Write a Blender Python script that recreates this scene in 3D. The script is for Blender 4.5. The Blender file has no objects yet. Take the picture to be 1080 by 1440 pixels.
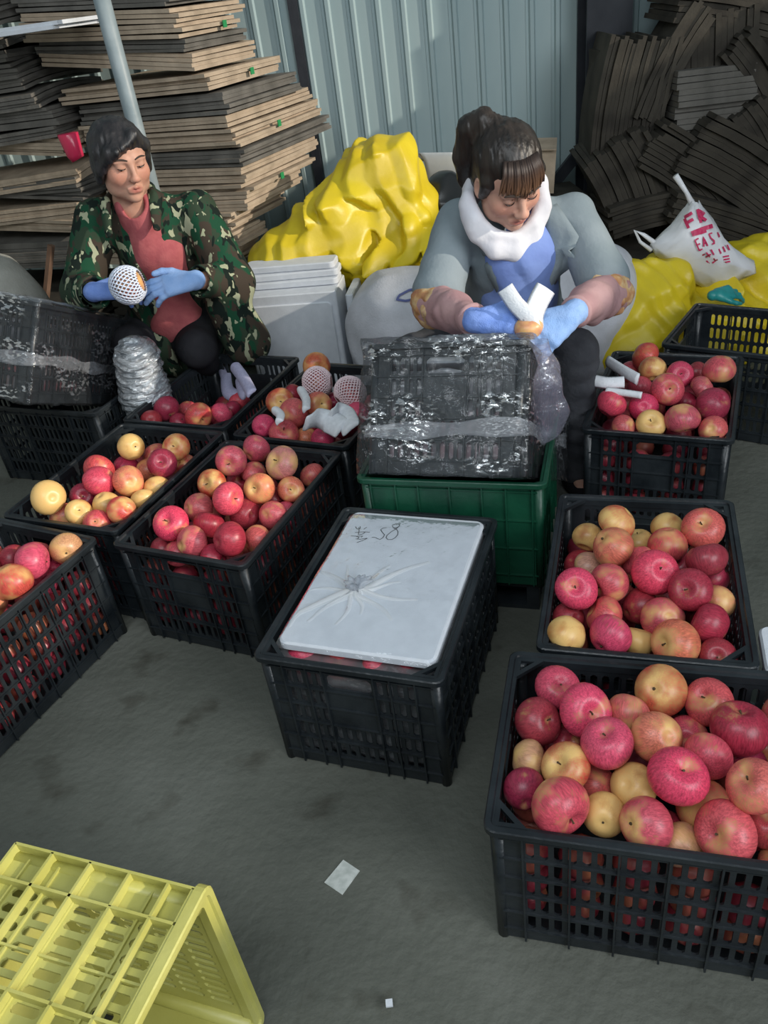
import bpy, bmesh, math, random
import numpy as np
from mathutils import Vector, Matrix
from math import sin, cos, pi, radians as R

random.seed(7)
rng = np.random.default_rng(7)
scene = bpy.context.scene
COL = scene.collection

# ------------------------------------------------------------------ camera
F_PX, PITCH, ROLL, CAM_H = 1126.6, R(33.23), R(-8.18), 1.352
_fw = Vector((0, cos(PITCH), -sin(PITCH)))
_r0 = Vector((1, 0, 0)); _u0 = _r0.cross(_fw)
_r = _r0*cos(ROLL) + _u0*sin(ROLL)
_u = -_r0*sin(ROLL) + _u0*cos(ROLL)
cam_d = bpy.data.cameras.new('camera'); cam = bpy.data.objects.new('camera', cam_d); COL.objects.link(cam)
cam.matrix_world = Matrix(((_r.x, _u.x, -_fw.x, 0), (_r.y, _u.y, -_fw.y, 0), (_r.z, _u.z, -_fw.z, CAM_H), (0, 0, 0, 1)))
cam_d.sensor_fit = 'HORIZONTAL'; cam_d.sensor_width = 36; cam_d.lens = 36*F_PX/1080
cam_d.clip_start = .02
scene.camera = cam

# ------------------------------------------------------------------ light
scene.view_settings.view_transform = 'Standard'
scene.view_settings.look = 'None'
scene.view_settings.gamma = 1
scene.view_settings.use_curve_mapping = False
scene.view_settings.exposure = 0.0

world = bpy.data.worlds.new('world'); scene.world = world
world.use_nodes = True
wn = world.node_tree.nodes; wn['Background'].inputs[0].default_value = (.56, .72, .80, 1)
wn['Background'].inputs[1].default_value = .32


def area(name, loc, target, sx, sy, power, color):
    d = bpy.data.lights.new(name, 'AREA'); d.shape = 'RECTANGLE'; d.size = sx; d.size_y = sy
    d.energy = power; d.color = color
    o = bpy.data.objects.new(name, d); COL.objects.link(o); o.location = loc
    o.rotation_euler = (Vector(target)-Vector(loc)).to_track_quat('-Z', 'Y').to_euler()
    return o


# daylight through the wide open door behind and to the right of the camera
area('door_daylight', (2.6, -2.0, 2.3), (.2, 2.0, .4), 2.4, 2.2, 125, (.93, .97, 1.0))
# added lamp above and behind the camera, for highlights on the film
area('film_glint_lamp', (-.5, -.5, 3.0), (.1, 2.2, .3), 2.2, .9, 42, (.90, .96, 1.0))
sun_d = bpy.data.lights.new('sun', 'SUN'); sun_d.energy = 3.0; sun_d.angle = R(1.2); sun_d.color = (1, .90, .76)
sun = bpy.data.objects.new('sun', sun_d); COL.objects.link(sun)
sun.rotation_euler = (-Vector((.88, -.40, .34))).to_track_quat('-Z', 'Y').to_euler()


# ------------------------------------------------------------------ helpers
def at(px, py, Y):
    """point of the plane y = Y seen at a pixel (used to lay things out)"""
    d = _fw*F_PX + _r*(px-540) - _u*(py-720)
    return Vector((0, 0, CAM_H)) + d*(Y/d.y)


def atz(px, py, z):
    d = _fw*F_PX + _r*(px-540) - _u*(py-720)
    return Vector((0, 0, CAM_H)) + d*((z-CAM_H)/d.z)


def tag(o, label=None, cat=None, group=None, kind=None):
    if label: o['label'] = label
    if cat: o['category'] = cat
    if group: o['group'] = group
    if kind: o['kind'] = kind
    return o


def empty(name, loc=(0, 0, 0), rz=0.0, label=None, cat=None, group=None):
    o = bpy.data.objects.new(name, None); COL.objects.link(o)
    o.empty_display_size = .05
    o.location = loc; o.rotation_euler = (0, 0, rz)
    return tag(o, label, cat, group)


def link(name, me, parent=None, mat=None):
    o = bpy.data.objects.new(name, me); COL.objects.link(o)
    if mat is not None and not me.materials: me.materials.append(mat)
    if parent is not None: o.parent = parent
    return o


def mesh_from(name, v, f, mat=None, smooth=False):
    me = bpy.data.meshes.new(name)
    me.from_pydata([tuple(map(float, p)) for p in v], [], [tuple(map(int, q)) for q in f]); me.update()
    if smooth: me.polygons.foreach_set('use_smooth', [True]*len(me.polygons))
    if mat is not None: me.materials.append(mat)
    return me


class MB:
    def __init__(s): s.v = []; s.f = []

    def add(s, v, f):
        b = len(s.v); s.v += [tuple(p) for p in v]; s.f += [tuple(i+b for i in q) for q in f]; return s

    def box(s, lo, hi, M=None):
        x0, y0, z0 = lo; x1, y1, z1 = hi
        v = [Vector(p) for p in ((x0, y0, z0), (x1, y0, z0), (x1, y1, z0), (x0, y1, z0), (x0, y0, z1), (x1, y0, z1), (x1, y1, z1), (x0, y1, z1))]
        if M is not None: v = [M @ p for p in v]
        return s.add(v, [(0, 3, 2, 1), (4, 5, 6, 7), (0, 1, 5, 4), (1, 2, 6, 5), (2, 3, 7, 6), (3, 0, 4, 7)])

    def tube(s, pts, rad, n=8, caps=True):
        pts = [Vector(p) for p in pts]
        if not hasattr(rad, '__len__'): rad = [rad]*len(pts)
        v = []; f = []; up = None
        for i, p in enumerate(pts):
            t = (pts[min(i+1, len(pts)-1)]-pts[max(i-1, 0)]).normalized()
            if up is None: up = t.orthogonal().normalized()
            up = (up-t*up.dot(t))
            up = up.normalized() if up.length > 1e-6 else t.orthogonal().normalized()
            w = t.cross(up)
            for k in range(n):
                a = 2*pi*k/n; v.append(p+(up*cos(a)+w*sin(a))*rad[i])
        for i in range(len(pts)-1):
            for k in range(n):
                a = i*n+k; b = i*n+(k+1) % n; f.append((a, b, b+n, a+n))
        if caps:
            f.append(tuple(reversed(range(n)))); f.append(tuple(range((len(pts)-1)*n, len(pts)*n)))
        return s.add(v, f)

    def build(s, name, mat, parent=None, smooth=False):
        return link(name, mesh_from(name, s.v, s.f, mat, smooth), parent)


def node(nt, t, **k):
    n = nt.nodes.new(t)
    for a, b in k.items(): setattr(n, a, b)
    return n


def ramp(nt, stops, interp='LINEAR'):
    n = nt.nodes.new('ShaderNodeValToRGB'); cr = n.color_ramp; cr.interpolation = interp
    while len(cr.elements) < len(stops): cr.elements.new(.5)
    for e, (p, c) in zip(cr.elements, stops):
        e.position = p; e.color = (*c, 1) if len(c) == 3 else c
    return n


def material(name, c1, c2=None, scale=8., rough=.6, bump=0., bscale=40., spec=.5, stops=None, stretch=(1, 1, 1), detail=4., sheen=0., coat=0., trans=0., bdist=.01, obj=True):
    m = bpy.data.materials.new(name); m.use_nodes = True; nt = m.node_tree; L = nt.links
    p = nt.nodes['Principled BSDF']
    p.inputs['Roughness'].default_value = rough
    p.inputs['Specular IOR Level'].default_value = spec
    p.inputs['Coat Weight'].default_value = coat
    p.inputs['Sheen Weight'].default_value = sheen
    p.inputs['Transmission Weight'].default_value = trans
    tc = node(nt, 'ShaderNodeTexCoord'); mp = node(nt, 'ShaderNodeMapping'); mp.inputs['Scale'].default_value = stretch
    L.new(tc.outputs['Object' if obj else 'Generated'], mp.inputs['Vector'])
    if c2 is not None or stops:
        nz = node(nt, 'ShaderNodeTexNoise'); nz.inputs['Scale'].default_value = scale; nz.inputs['Detail'].default_value = detail
        L.new(mp.outputs[0], nz.inputs['Vector'])
        cr = ramp(nt, stops or [(.35, c1), (.65, c2)]); L.new(nz.outputs['Fac'], cr.inputs[0])
        L.new(cr.outputs[0], p.inputs['Base Color'])
    else:
        p.inputs['Base Color'].default_value = (*c1, 1)
    if bump:
        nb = node(nt, 'ShaderNodeTexNoise'); nb.inputs['Scale'].default_value = bscale; nb.inputs['Detail'].default_value = 5
        L.new(mp.outputs[0], nb.inputs['Vector'])
        b = node(nt, 'ShaderNodeBump'); b.inputs['Strength'].default_value = bump; b.inputs['Distance'].default_value = bdist
        L.new(nb.outputs['Fac'], b.inputs['Height']); L.new(b.outputs[0], p.inputs['Normal'])
    return m


# ---- numpy noise and distance fields
_H = rng.random((64, 64, 64)).astype(np.float32)


def vnoise(x, y, z):
    xi = np.floor(x).astype(int); yi = np.floor(y).astype(int); zi = np.floor(z).astype(int)
    fx = x-xi; fy = y-yi; fz = z-zi
    fx = fx*fx*(3-2*fx); fy = fy*fy*(3-2*fy); fz = fz*fz*(3-2*fz)
    r = 0
    for a in (0, 1):
        for b in (0, 1):
            for c in (0, 1):
                r = r + _H[(xi+a) & 63, (yi+b) & 63, (zi+c) & 63]*(fx if a else 1-fx)*(fy if b else 1-fy)*(fz if c else 1-fz)
    return r*2-1


def tri(q): return np.abs((q/np.pi) % 2-1)


def fold(x, y, z, f, seed=0., warp=2.2):
    """flat facets meeting in sharp folds whose run wanders"""
    a = seed; w = vnoise(x*4+seed, y*4+3, z*4)*warp+vnoise(x*11+seed, y*11, z*11)*warp*.3
    return tri((x*np.cos(a)+z*np.sin(a)+y*.5)*f+w)


def crease(x, y, z, f, s=0.):
    """sharp ridges where a smooth field crosses zero, as in crumpled sheet"""
    a = vnoise(x*f+s, y*f+s*1.7, z*f+s*2.3)
    b = vnoise(x*f*1.9+s*3, y*f*1.9+5, z*f*1.9+s)
    return 1-np.abs(a+.4*b)*1.6


class SDF:
    """distance field on a grid whose spacing may vary by axis; smooth union / cut of simple solids"""
    def __init__(s, xs, ys, zs):
        s.X, s.Y, s.Z = [np.asarray(a, np.float32) for a in (xs, ys, zs)]
        s.D = np.full((len(s.X), len(s.Y), len(s.Z)), .08, np.float32)

    def _sl(s, lo, hi):
        out = []
        for A, l, h in zip((s.X, s.Y, s.Z), lo, hi):
            i0 = max(int(np.searchsorted(A, l))-1, 0); i1 = min(int(np.searchsorted(A, h))+1, len(A)); out.append(slice(i0, max(i1, i0+1)))
        return tuple(out)

    def _g(s, sl): return s.X[sl[0]][:, None, None], s.Y[sl[1]][None, :, None], s.Z[sl[2]][None, None, :]

    def _mix(s, sl, d, k, cut):
        a = s.D[sl]
        if cut: a = -a
        if k > 0:
            h = np.clip(.5+.5*(a-d)/k, 0, 1); r = a*(1-h)+d*h-k*h*(1-h)
        else: r = np.minimum(a, d)
        s.D[sl] = -r if cut else r

    def cap(s, a, b, ra, rb=None, k=.01, cut=False, flat=None):
        a = np.array(a, float); b = np.array(b, float); rb = ra if rb is None else rb
        m = max(ra, rb)+.04+k
        sl = s._sl(np.minimum(a, b)-m, np.maximum(a, b)+m); x, y, z = s._g(sl)
        d = b-a; L = max(float(d@d), 1e-12)
        px, py, pz = x-a[0], y-a[1], z-a[2]
        t = np.clip((px*d[0]+py*d[1]+pz*d[2])/L, 0, 1)
        qx, qy, qz = px-t*d[0], py-t*d[1], pz-t*d[2]
        if flat is not None:      # flatten the section along a direction: (dir, factor)
            n, fac = np.array(flat[0], float), flat[1]; n = n/np.linalg.norm(n)
            q = qx*n[0]+qy*n[1]+qz*n[2]
            ad = (fac-1)*q
            qx, qy, qz = qx+ad*n[0], qy+ad*n[1], qz+ad*n[2]
        s._mix(sl, np.sqrt(qx*qx+qy*qy+qz*qz)-(ra+(rb-ra)*t), k, cut); return s

    def path(s, pts, rad, k=.01, **kw):
        for i in range(len(pts)-1): s.cap(pts[i], pts[i+1], rad[i], rad[i+1], k=k, **kw)
        return s

    def ell(s, c, r, M=None, k=.01, cut=False):
        c = np.array(c, float); r = np.array(r, float); m = float(r.max())+.03+k
        sl = s._sl(c-m, c+m); x, y, z = s._g(sl)
        p = [x-c[0], y-c[1], z-c[2]]
        if M is not None:
            M = np.array(M, float)   # columns = local axes
            p = [p[0]*M[0, i]+p[1]*M[1, i]+p[2]*M[2, i] for i in range(3)]
        k0 = np.sqrt((p[0]/r[0])**2+(p[1]/r[1])**2+(p[2]/r[2])**2)
        k1 = np.sqrt((p[0]/r[0]**2)**2+(p[1]/r[1]**2)**2+(p[2]/r[2]**2)**2)+1e-9
        s._mix(sl, k0*(k0-1)/k1, k, cut); return s

    def box(s, c, h, M=None, rd=.01, k=.01, cut=False):
        c = np.array(c, float); h = np.array(h, float); m = float(np.linalg.norm(h))+.03+k
        sl = s._sl(c-m, c+m); x, y, z = s._g(sl)
        p = [x-c[0], y-c[1], z-c[2]]
        if M is not None:
            M = np.array(M, float); p = [p[0]*M[0, i]+p[1]*M[1, i]+p[2]*M[2, i] for i in range(3)]
        q = [np.abs(p[i])-(h[i]-rd) for i in range(3)]
        d = np.sqrt(sum(np.maximum(a, 0)**2 for a in q))+np.minimum(np.maximum(np.maximum(q[0], q[1]), q[2]), 0)-rd
        s._mix(sl, d, k, cut); return s

    def fn(s, f, cut=False):
        """combine with a function of (D, x, y, z)"""
        x, y, z = s.X[:, None, None], s.Y[None, :, None], s.Z[None, None, :]
        s.D = f(s.D, x, y, z).astype(np.float32); return s

    def mesh(s):
        D = s.D; n = D.shape; sg = D < 0
        c = np.zeros((n[0]-1, n[1]-1, n[2]-1), np.int8)
        for i in (0, 1):
            for j in (0, 1):
                for k in (0, 1): c += sg[i:n[0]-1+i, j:n[1]-1+j, k:n[2]-1+k]
        act = (c > 0) & (c < 8); idx = np.full(act.shape, -1, np.int64); I = np.argwhere(act); idx[act] = np.arange(len(I))
        P = np.zeros((len(I), 3)); W = np.zeros(len(I)); ax = (s.X, s.Y, s.Z)
        for d in range(3):
            o1, o2 = [q for q in range(3) if q != d]
            for a in (0, 1):
                for b in (0, 1):
                    i0 = I.copy(); i0[:, o1] += a; i0[:, o2] += b; i1 = i0.copy(); i1[:, d] += 1
                    v0 = D[tuple(i0.T)]; v1 = D[tuple(i1.T)]; m = (v0 < 0) != (v1 < 0)
                    t = np.where(m, v0/np.where(m, v0-v1, 1), 0)
                    q = np.stack([ax[e][i0[:, e]] for e in range(3)], 1).astype(float)
                    q[:, d] += t*(ax[d][i1[:, d]]-ax[d][i0[:, d]])
                    P[m] += q[m]; W[m] += 1
        P /= W[:, None]
        F = []
        for d in range(3):
            o1, o2 = [(1, 2), (2, 0), (0, 1)][d]
            s0 = [slice(None)]*3; s1 = [slice(None)]*3; s0[d] = slice(0, n[d]-1); s1[d] = slice(1, n[d])
            A = sg[tuple(s0)]; B = sg[tuple(s1)]
            for flip in (0, 1):
                E = np.argwhere((A & ~B) if not flip else (~A & B))
                E = E[(E[:, o1] > 0) & (E[:, o2] > 0) & (E[:, o1] < n[o1]-1) & (E[:, o2] < n[o2]-1)]
                if not len(E): continue
                q = []
                for a, b in ((-1, -1), (0, -1), (0, 0), (-1, 0)):
                    g = E.copy(); g[:, o1] += a; g[:, o2] += b; q.append(idx[tuple(g.T)])
                q = np.stack(q, 1); F.append(q[:, ::-1] if flip else q)
        return P, np.concatenate(F)


def np_mesh(name, P, F, mat=None, smooth=True):
    me = bpy.data.meshes.new(name); F = np.asarray(F)
    me.vertices.add(len(P)); me.vertices.foreach_set('co', np.asarray(P, np.float32).ravel())
    k = F.shape[1]; me.loops.add(F.size); me.loops.foreach_set('vertex_index', F.ravel().astype(np.int32))
    me.polygons.add(len(F)); me.polygons.foreach_set('loop_start', np.arange(0, F.size, k, dtype=np.int32))
    me.polygons.foreach_set('loop_total', np.full(len(F), k, np.int32))
    me.update(calc_edges=True); me.validate()
    if smooth: me.polygons.foreach_set('use_smooth', [True]*len(me.polygons))
    if mat is not None: me.materials.append(mat)
    return me


def sdf_obj(name, S, mat, parent=None, disp=None, relax=1):
    P, F = S.mesh()
    for _ in range(relax):
        Q = np.zeros_like(P); C = np.zeros(len(P))
        for a, b in ((0, 1), (1, 2), (2, 3), (3, 0)):
            np.add.at(Q, F[:, a], P[F[:, b]]); np.add.at(Q, F[:, b], P[F[:, a]]); np.add.at(C, F[:, a], 1); np.add.at(C, F[:, b], 1)
        P = P*.5+.5*Q/np.maximum(C, 1)[:, None]
    o = link(name, np_mesh(name, P, F, mat), None)
    if parent is not None:
        o.parent = parent
        o.matrix_parent_inverse = Matrix.LocRotScale(parent.location, parent.rotation_euler, parent.scale).inverted()
    return o


def world_child(o, parent):
    o.parent = parent
    o.matrix_parent_inverse = Matrix.LocRotScale(parent.location, parent.rotation_euler, parent.scale).inverted()
    return o


def rot_axes(fwd, up):
    """columns x (right hand side of the face's left), y forward, z up"""
    f = Vector(fwd).normalized(); u = Vector(up); u = (u-f*u.dot(f)).normalized(); x = f.cross(u)
    return Matrix((x, f, u)).transposed()


# ------------------------------------------------------------------ materials
M_black = material('black_plastic', (.008, .011, .014), (.020, .025, .029), 14, .36, .15, 60, .5)
M_green = material('green_plastic', (.003, .045, .024), (.006, .070, .036), 10, .42, .12, 60, .5)
M_yellowp = material('yellow_plastic', (.42, .40, .10), (.48, .46, .14), 10, .42, .1, 60, .5)
M_foam = material('white_foam', (.63, .66, .71), (.69, .72, .77), 30, .62, .12, 260, .3)
M_card_l = material('tan_cardboard', (.34, .27, .20), (.47, .375, .28), 12, .85, .2, 60, .2)
M_card_d = material('grey_shade_cardboard', (.10, .095, .085), (.16, .15, .135), 9, .85, .2, 60, .2)  # darker copy of the tan, carries the shade of unlit fronts
M_card_k = material('shaded_cardboard', (.034, .030, .025), (.068, .060, .048), 7, .85, .2, 60, .2)  # cardboard with the shade of the piles put into its colour
M_ink = material('black_ink', (.02, .02, .025), rough=.6)
M_steel = material('grey_painted_steel', (.20, .25, .27), (.27, .32, .34), 12, .45, .08, 50, .5)
M_col = material('dark_steel', (.022, .025, .032), (.035, .038, .046), 8, .6, .1, 50, .3)
# ------------------------------------------------------------------ setting
def floor_mat():
    m = bpy.data.materials.new('concrete'); m.use_nodes = True; nt = m.node_tree; L = nt.links; p = nt.nodes['Principled BSDF']
    tc = node(nt, 'ShaderNodeTexCoord')
    a = node(nt, 'ShaderNodeTexNoise'); a.inputs['Scale'].default_value = 2.2; a.inputs['Detail'].default_value = 8; L.new(tc.outputs['Object'], a.inputs['Vector'])
    r = ramp(nt, [(.30, (.075, .080, .066)), (.55, (.115, .12, .100)), (.75, (.16, .165, .142))]); L.new(a.outputs['Fac'], r.inputs[0])
    b = node(nt, 'ShaderNodeTexNoise'); b.inputs['Scale'].default_value = 7; b.inputs['Detail'].default_value = 3; L.new(tc.outputs['Object'], b.inputs['Vector'])
    r2 = ramp(nt, [(.26, (.50, .46, .42)), (.40, (1, 1, 1))]); L.new(b.outputs['Fac'], r2.inputs[0])
    mx = node(nt, 'ShaderNodeMix', data_type='RGBA', blend_type='MULTIPLY'); mx.inputs[0].default_value = 1
    L.new(r.outputs[0], mx.inputs[6]); L.new(r2.outputs[0], mx.inputs[7]); L.new(mx.outputs[2], p.inputs['Base Color'])
    c = node(nt, 'ShaderNodeTexNoise'); c.inputs['Scale'].default_value = 45; c.inputs['Detail'].default_value = 8; L.new(tc.outputs['Object'], c.inputs['Vector'])
    bp = node(nt, 'ShaderNodeBump'); bp.inputs['Strength'].default_value = .45; bp.inputs['Distance'].default_value = .01; L.new(c.outputs['Fac'], bp.inputs['Height']); L.new(bp.outputs[0], p.inputs['Normal'])
    p.inputs['Roughness'].default_value = .75
    return m


b = MB(); b.box((-3.2, -2.2, -.12), (4.2, 5.4, 0)); tag(b.build('floor', floor_mat()), kind='structure')

# back wall of pressed sheet metal: each pan is a panel of its own
WYAW = R(-8); WP = Vector((.25, 4.30, 0)); wx = Vector((cos(WYAW), sin(WYAW), 0)); wy = Vector((-sin(WYAW), cos(WYAW), 0))
wall = empty('wall_back', WP, WYAW); tag(wall, kind='structure')
M_wall = material('blue_grey_sheet_metal', (.31, .41, .425), (.39, .485, .49), 3.0, .5, .12, 9, .4, stretch=(1, 1, .35))
b = MB(); b.box((-3.2, .04, 0), (3.4, .10, 2.6)); link('backing', mesh_from('backing', b.v, b.f, M_wall), wall)
pan = MB(); w = .115
prof = [(0, 0), (.012, 0), (.02, -.012), (.036, -.012), (.044, 0), (w-.001, 0)]
v = [(x, y, z) for z in (0, 2.6) for x, y in prof]+[(x, .03, z) for z in (0, 2.6) for x in (0, w-.001)]
n = len(prof); pan.add(v, [(i, i+1, n+i+1, n+i) for i in range(n-1)]+[(0, 2*n, 2*n+1, n-1)[::-1]])
pm = mesh_from('metal_panel', pan.v, pan.f, M_wall)
for i in range(57):
    o = link('metal_panel', pm, wall); o.location = (-3.2+i*w, rng.uniform(-.002, .002), 0)
b = MB()
for x in (-.335, 1.03):
    b = MB(); b.box((x-.022, -.022, 0), (x+.022, .0, 2.6)); link('seam_strip', mesh_from('seam_strip', b.v, b.f, M_col), wall)
# steel column with a knee brace, right of the right-hand woman
b = MB()
c0 = at(850, 150, 4.02)
b.box((c0.x-.10, 3.98, 0), (c0.x+.10, 3.99, 2.5)); b.box((c0.x-.10, 4.12, 0), (c0.x+.10, 4.13, 2.5)); b.box((c0.x-.01, 3.99, 0), (c0.x+.01, 4.12, 2.5))
tag(b.build('trim_1', M_col), kind='structure')
b = MB(); p0 = at(785, 250, 4.0); p1 = at(845, 175, 4.0)
b.tube([p0-(p1-p0)*.8, p1], .035, 4); tag(b.build('trim_2', M_col), kind='structure')
b = MB(); b.box((3.2, -2.2, 0), (3.28, 5.4, 1.65)); tag(b.build('sun_blocker', M_col), kind='structure')  # unseen low wall, added to keep the sun off the floor
# side wall
M_pl = material('grey_side_sheet', (.2, .23, .24), (.25, .28, .29), 3, .7)
b = MB(); b.box((-3.26, -2.2, 0), (-3.2, 5.4, 2.6)); tag(b.build('wall_left', M_pl), kind='structure')


# ------------------------------------------------------------------ crates
def panel(width, z0, z1, cols, rows, plate=None, handle=None, ribs=(), margin=.045, th=.004, gap=.0075, rgap=.010, out=.006, solid=False):
    """slotted wall in the u-z plane, outside towards -v; returns verts, faces"""
    V = []; Fc = []

    def add(vs, fs):
        o = len(V); V.extend(vs); Fc.extend([tuple(i+o for i in f) for f in fs])

    def slab(u0, u1, a0, a1, v0=0., v1=None):
        v1 = th if v1 is None else v1
        vs = [(u0, v0, a0), (u1, v0, a0), (u1, v1, a0), (u0, v1, a0), (u0, v0, a1), (u1, v0, a1), (u1, v1, a1), (u0, v1, a1)]
        add(vs, [(0, 3, 2, 1), (4, 5, 6, 7), (0, 1, 5, 4), (1, 2, 6, 5), (2, 3, 7, 6), (3, 0, 4, 7)])

    def cell(u0, u1, a0, a1, gu=gap, ga=rgap, c=.004):
        iu0, iu1, ia0, ia1 = u0+gu/2, u1-gu/2, a0+ga/2, a1-ga/2
        oc = [(iu0+c, ia0), (iu1-c, ia0), (iu1, ia0+c), (iu1, ia1-c), (iu1-c, ia1), (iu0+c, ia1), (iu0, ia1-c), (iu0, ia0+c)]
        q = [(u0, a0), (u1, a0), (u1, a1), (u0, a1)]
        vs = [(x, 0, z) for x, z in q]+[(x, 0, z) for x, z in oc]+[(x, th, z) for x, z in q]+[(x, th, z) for x, z in oc]
        f = []
        for k in range(4):
            k2 = (k+1) % 4
            f.append((k, k2, 4+(2*k+1) % 8, 4+2*k)); f.append((k2, 4+(2*k+2) % 8, 4+2*k+1))
        f += [tuple(i+12 for i in reversed(t)) for t in list(f)]
        f += [(4+k, 4+(k+1) % 8, 16+(k+1) % 8, 16+k) for k in range(8)]
        add(vs, f)
    W2 = width/2; cu = [(-W2+margin)+(width-2*margin)*i/cols for i in range(cols+1)]; rz = [z0+.03+(z1-.018-z0-.03)*i/rows for i in range(rows+1)]
    slab(-W2, -W2+margin, z0, z1); slab(W2-margin, W2, z0, z1)
    slab(-W2+margin, W2-margin, z0, z0+.03); slab(-W2+margin, W2-margin, z1-.018, z1)
    if solid: slab(-W2+margin, W2-margin, z0+.03, z1-.018)
    for j in range(0 if solid else rows):
        if plate and j >= rows-plate[2]:
            pa, pb = plate[0], plate[1]
            for i in list(range(pa))+list(range(pb, cols)): cell(cu[i], cu[i+1], rz[j], rz[j+1])
            if j == rows-1 and handle: cell(cu[pa], cu[pb], rz[j], rz[j+1], .012, .012, .008)
            else: slab(cu[pa], cu[pb], rz[j], rz[j+1])
        else:
            for i in range(cols): cell(cu[i], cu[i+1], rz[j], rz[j+1])
    for u in ribs: slab(u-.0016, u+.0016, z0, z1, -out, 0)
    for j in range(rows+1): slab(-W2+.01, W2-.01, rz[j]-.0014, rz[j]+.0014, -out*.7, 0)
    return V, Fc


def place(V, M): return [M @ Vector(p) for p in V]


CRATES = {}


def crate_meshes(key, a, b_, H, mat, cl, ce, rows, inset=.012, side_plate=None, handle_side=False, lip=.012, ribl=None, ribe=None, end_plate=True, gap=.0085, solid=False, gusset=True):
    out = []
    wa, wb = a-2*inset, b_-2*inset
    ribl = ribl or [(-.5+i/6)*(wa-.09) for i in range(7)]
    ribe = ribe or [-(wb/2-.045), -.085, -.052, .052, .085, (wb/2-.045)]
    nce = ce; mid = (nce-5)//2
    V, Fc = panel(wa, .004, H-.008, cl, rows, side_plate, handle_side, ribl, gap=gap, solid=solid)
    for nm, rz in (('side_wall', 0), ('side_wall', pi)):
        M = Matrix.Rotation(rz, 4, 'Z') @ Matrix.Translation((0, -wb/2, 0)); out.append((nm, mesh_from(nm, place(V, M), Fc, mat)))
    V, Fc = panel(wb, .004, H-.008, nce, rows, (mid, nce-mid, 3) if end_plate else None, True, ribe, gap=gap, solid=solid)
    for rz in (pi/2, -pi/2):
        M = Matrix.Rotation(rz, 4, 'Z') @ Matrix.Translation((0, -wa/2, 0)); out.append(('end_wall', mesh_from('end_wall', place(V, M), Fc, mat)))
    # rim: rounded outer edge, a step down inside, corner webs with a triangular hole
    m = MB(); rr = .018

    def loop(x, y, r, z, n=4):
        p = []
        for cx, cy, a0 in ((x-r, y-r, 0), (-x+r, y-r, pi/2), (-x+r, -y+r, pi), (x-r, -y+r, 1.5*pi)):
            for k in range(n+1):
                t = a0+pi/2*k/n; p.append((cx+r*cos(t), cy+r*sin(t), z))
        return p
    loops = [loop(a/2-inset, b_/2-inset, .010, H-lip), loop(a/2, b_/2, rr, H-lip), loop(a/2, b_/2, rr, H-.002), loop(a/2-.002, b_/2-.002, rr, H), loop(a/2-.010, b_/2-.010, .012, H), loop(a/2-.012, b_/2-.012, .010, H-.004), loop(a/2-inset-.006, b_/2-inset-.006, .008, H-.005), loop(a/2-inset-.006, b_/2-inset-.006, .008, H-.02)]
    n = len(loops[0]); v = [p for l in loops for p in l]
    m.add(v, [(i*n+k, i*n+(k+1) % n, (i+1)*n+(k+1) % n, (i+1)*n+k) for i in range(len(loops)-1) for k in range(n)])
    for sx in ((1, -1) if gusset else ()):
        for sy in (1, -1):
            A = Vector((sx*(a/2-.015), sy*(b_/2-.015), H-.004)); e1 = Vector((-sx, 0, 0)); e2 = Vector((0, -sy, 0))
            o_ = [A, A+e1*.050, A+e2*.050]; c_ = (o_[0]*1.3+o_[1]+o_[2])/3.3; i_ = [A+e1*.007+e2*.007, A+e1*.031+e2*.007, A+e1*.007+e2*.031]
            v = o_+i_+[p-Vector((0, 0, .008)) for p in o_+i_]
            f = []
            for k in range(3):
                k2 = (k+1) % 3; f += [(k, k2, 3+k2, 3+k), (6+k2, 6+k, 9+k, 9+k2), (3+k, 3+k2, 9+k2, 9+k), (k2, k, 6+k, 6+k2)]
            m.add(v, f)
    out.append(('rim', mesh_from('rim', m.v, m.f, mat)))
    for sx in (1, -1):
        for sy in (1, -1):
            m = MB(); cx, cy = sx*(a/2-inset-.008), sy*(b_/2-inset-.008)
            m.tube([(cx, cy, 0), (cx, cy, H-.010)], [.011, .0125], 10); out.append(('corner_post', mesh_from('corner_post', m.v, m.f, mat, True)))
    m = MB(); m.box((-wa/2+.004, -wb/2+.004, .012), (wa/2-.004, wb/2-.004, .017))
    for x in np.linspace(-wa/2+.01, wa/2-.01, 9): m.box((x-.0015, -wb/2+.005, .0), (x+.0015, wb/2-.005, .012))
    for y in np.linspace(-wb/2+.01, wb/2-.01, 7): m.box((-wa/2+.005, y-.0015, .0), (wa/2-.005, y+.0015, .012))
    out.append(('bottom', mesh_from('bottom', m.v, m.f, mat)))
    CRATES[key] = out


L_, W_, H_ = .53, .382, .302
crate_meshes('black', L_, W_, H_, M_black, 20, 13, 5)
crate_meshes('green', .447, .40, .30, M_green, 12, 11, 3, solid=True, gusset=False, ribl=[-.19, -.13, -.075, 0, .075, .13, .19], ribe=[-.16, -.1, -.04, .04, .1, .16])


def crate(key, x, y, yaw, label, group=None, z=0, tilt=None, name='fruit_crate', sname=None):
    o = empty(name, (x, y, z), 0, label, 'crate', group)
    o.rotation_mode = 'XYZ'
    if tilt is None: o.rotation_euler = (0, 0, yaw)
    else: o.rotation_euler = tilt.to_euler('XYZ')
    for nm, me in CRATES[key]:
        link(nm, me, o)
    return o


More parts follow.
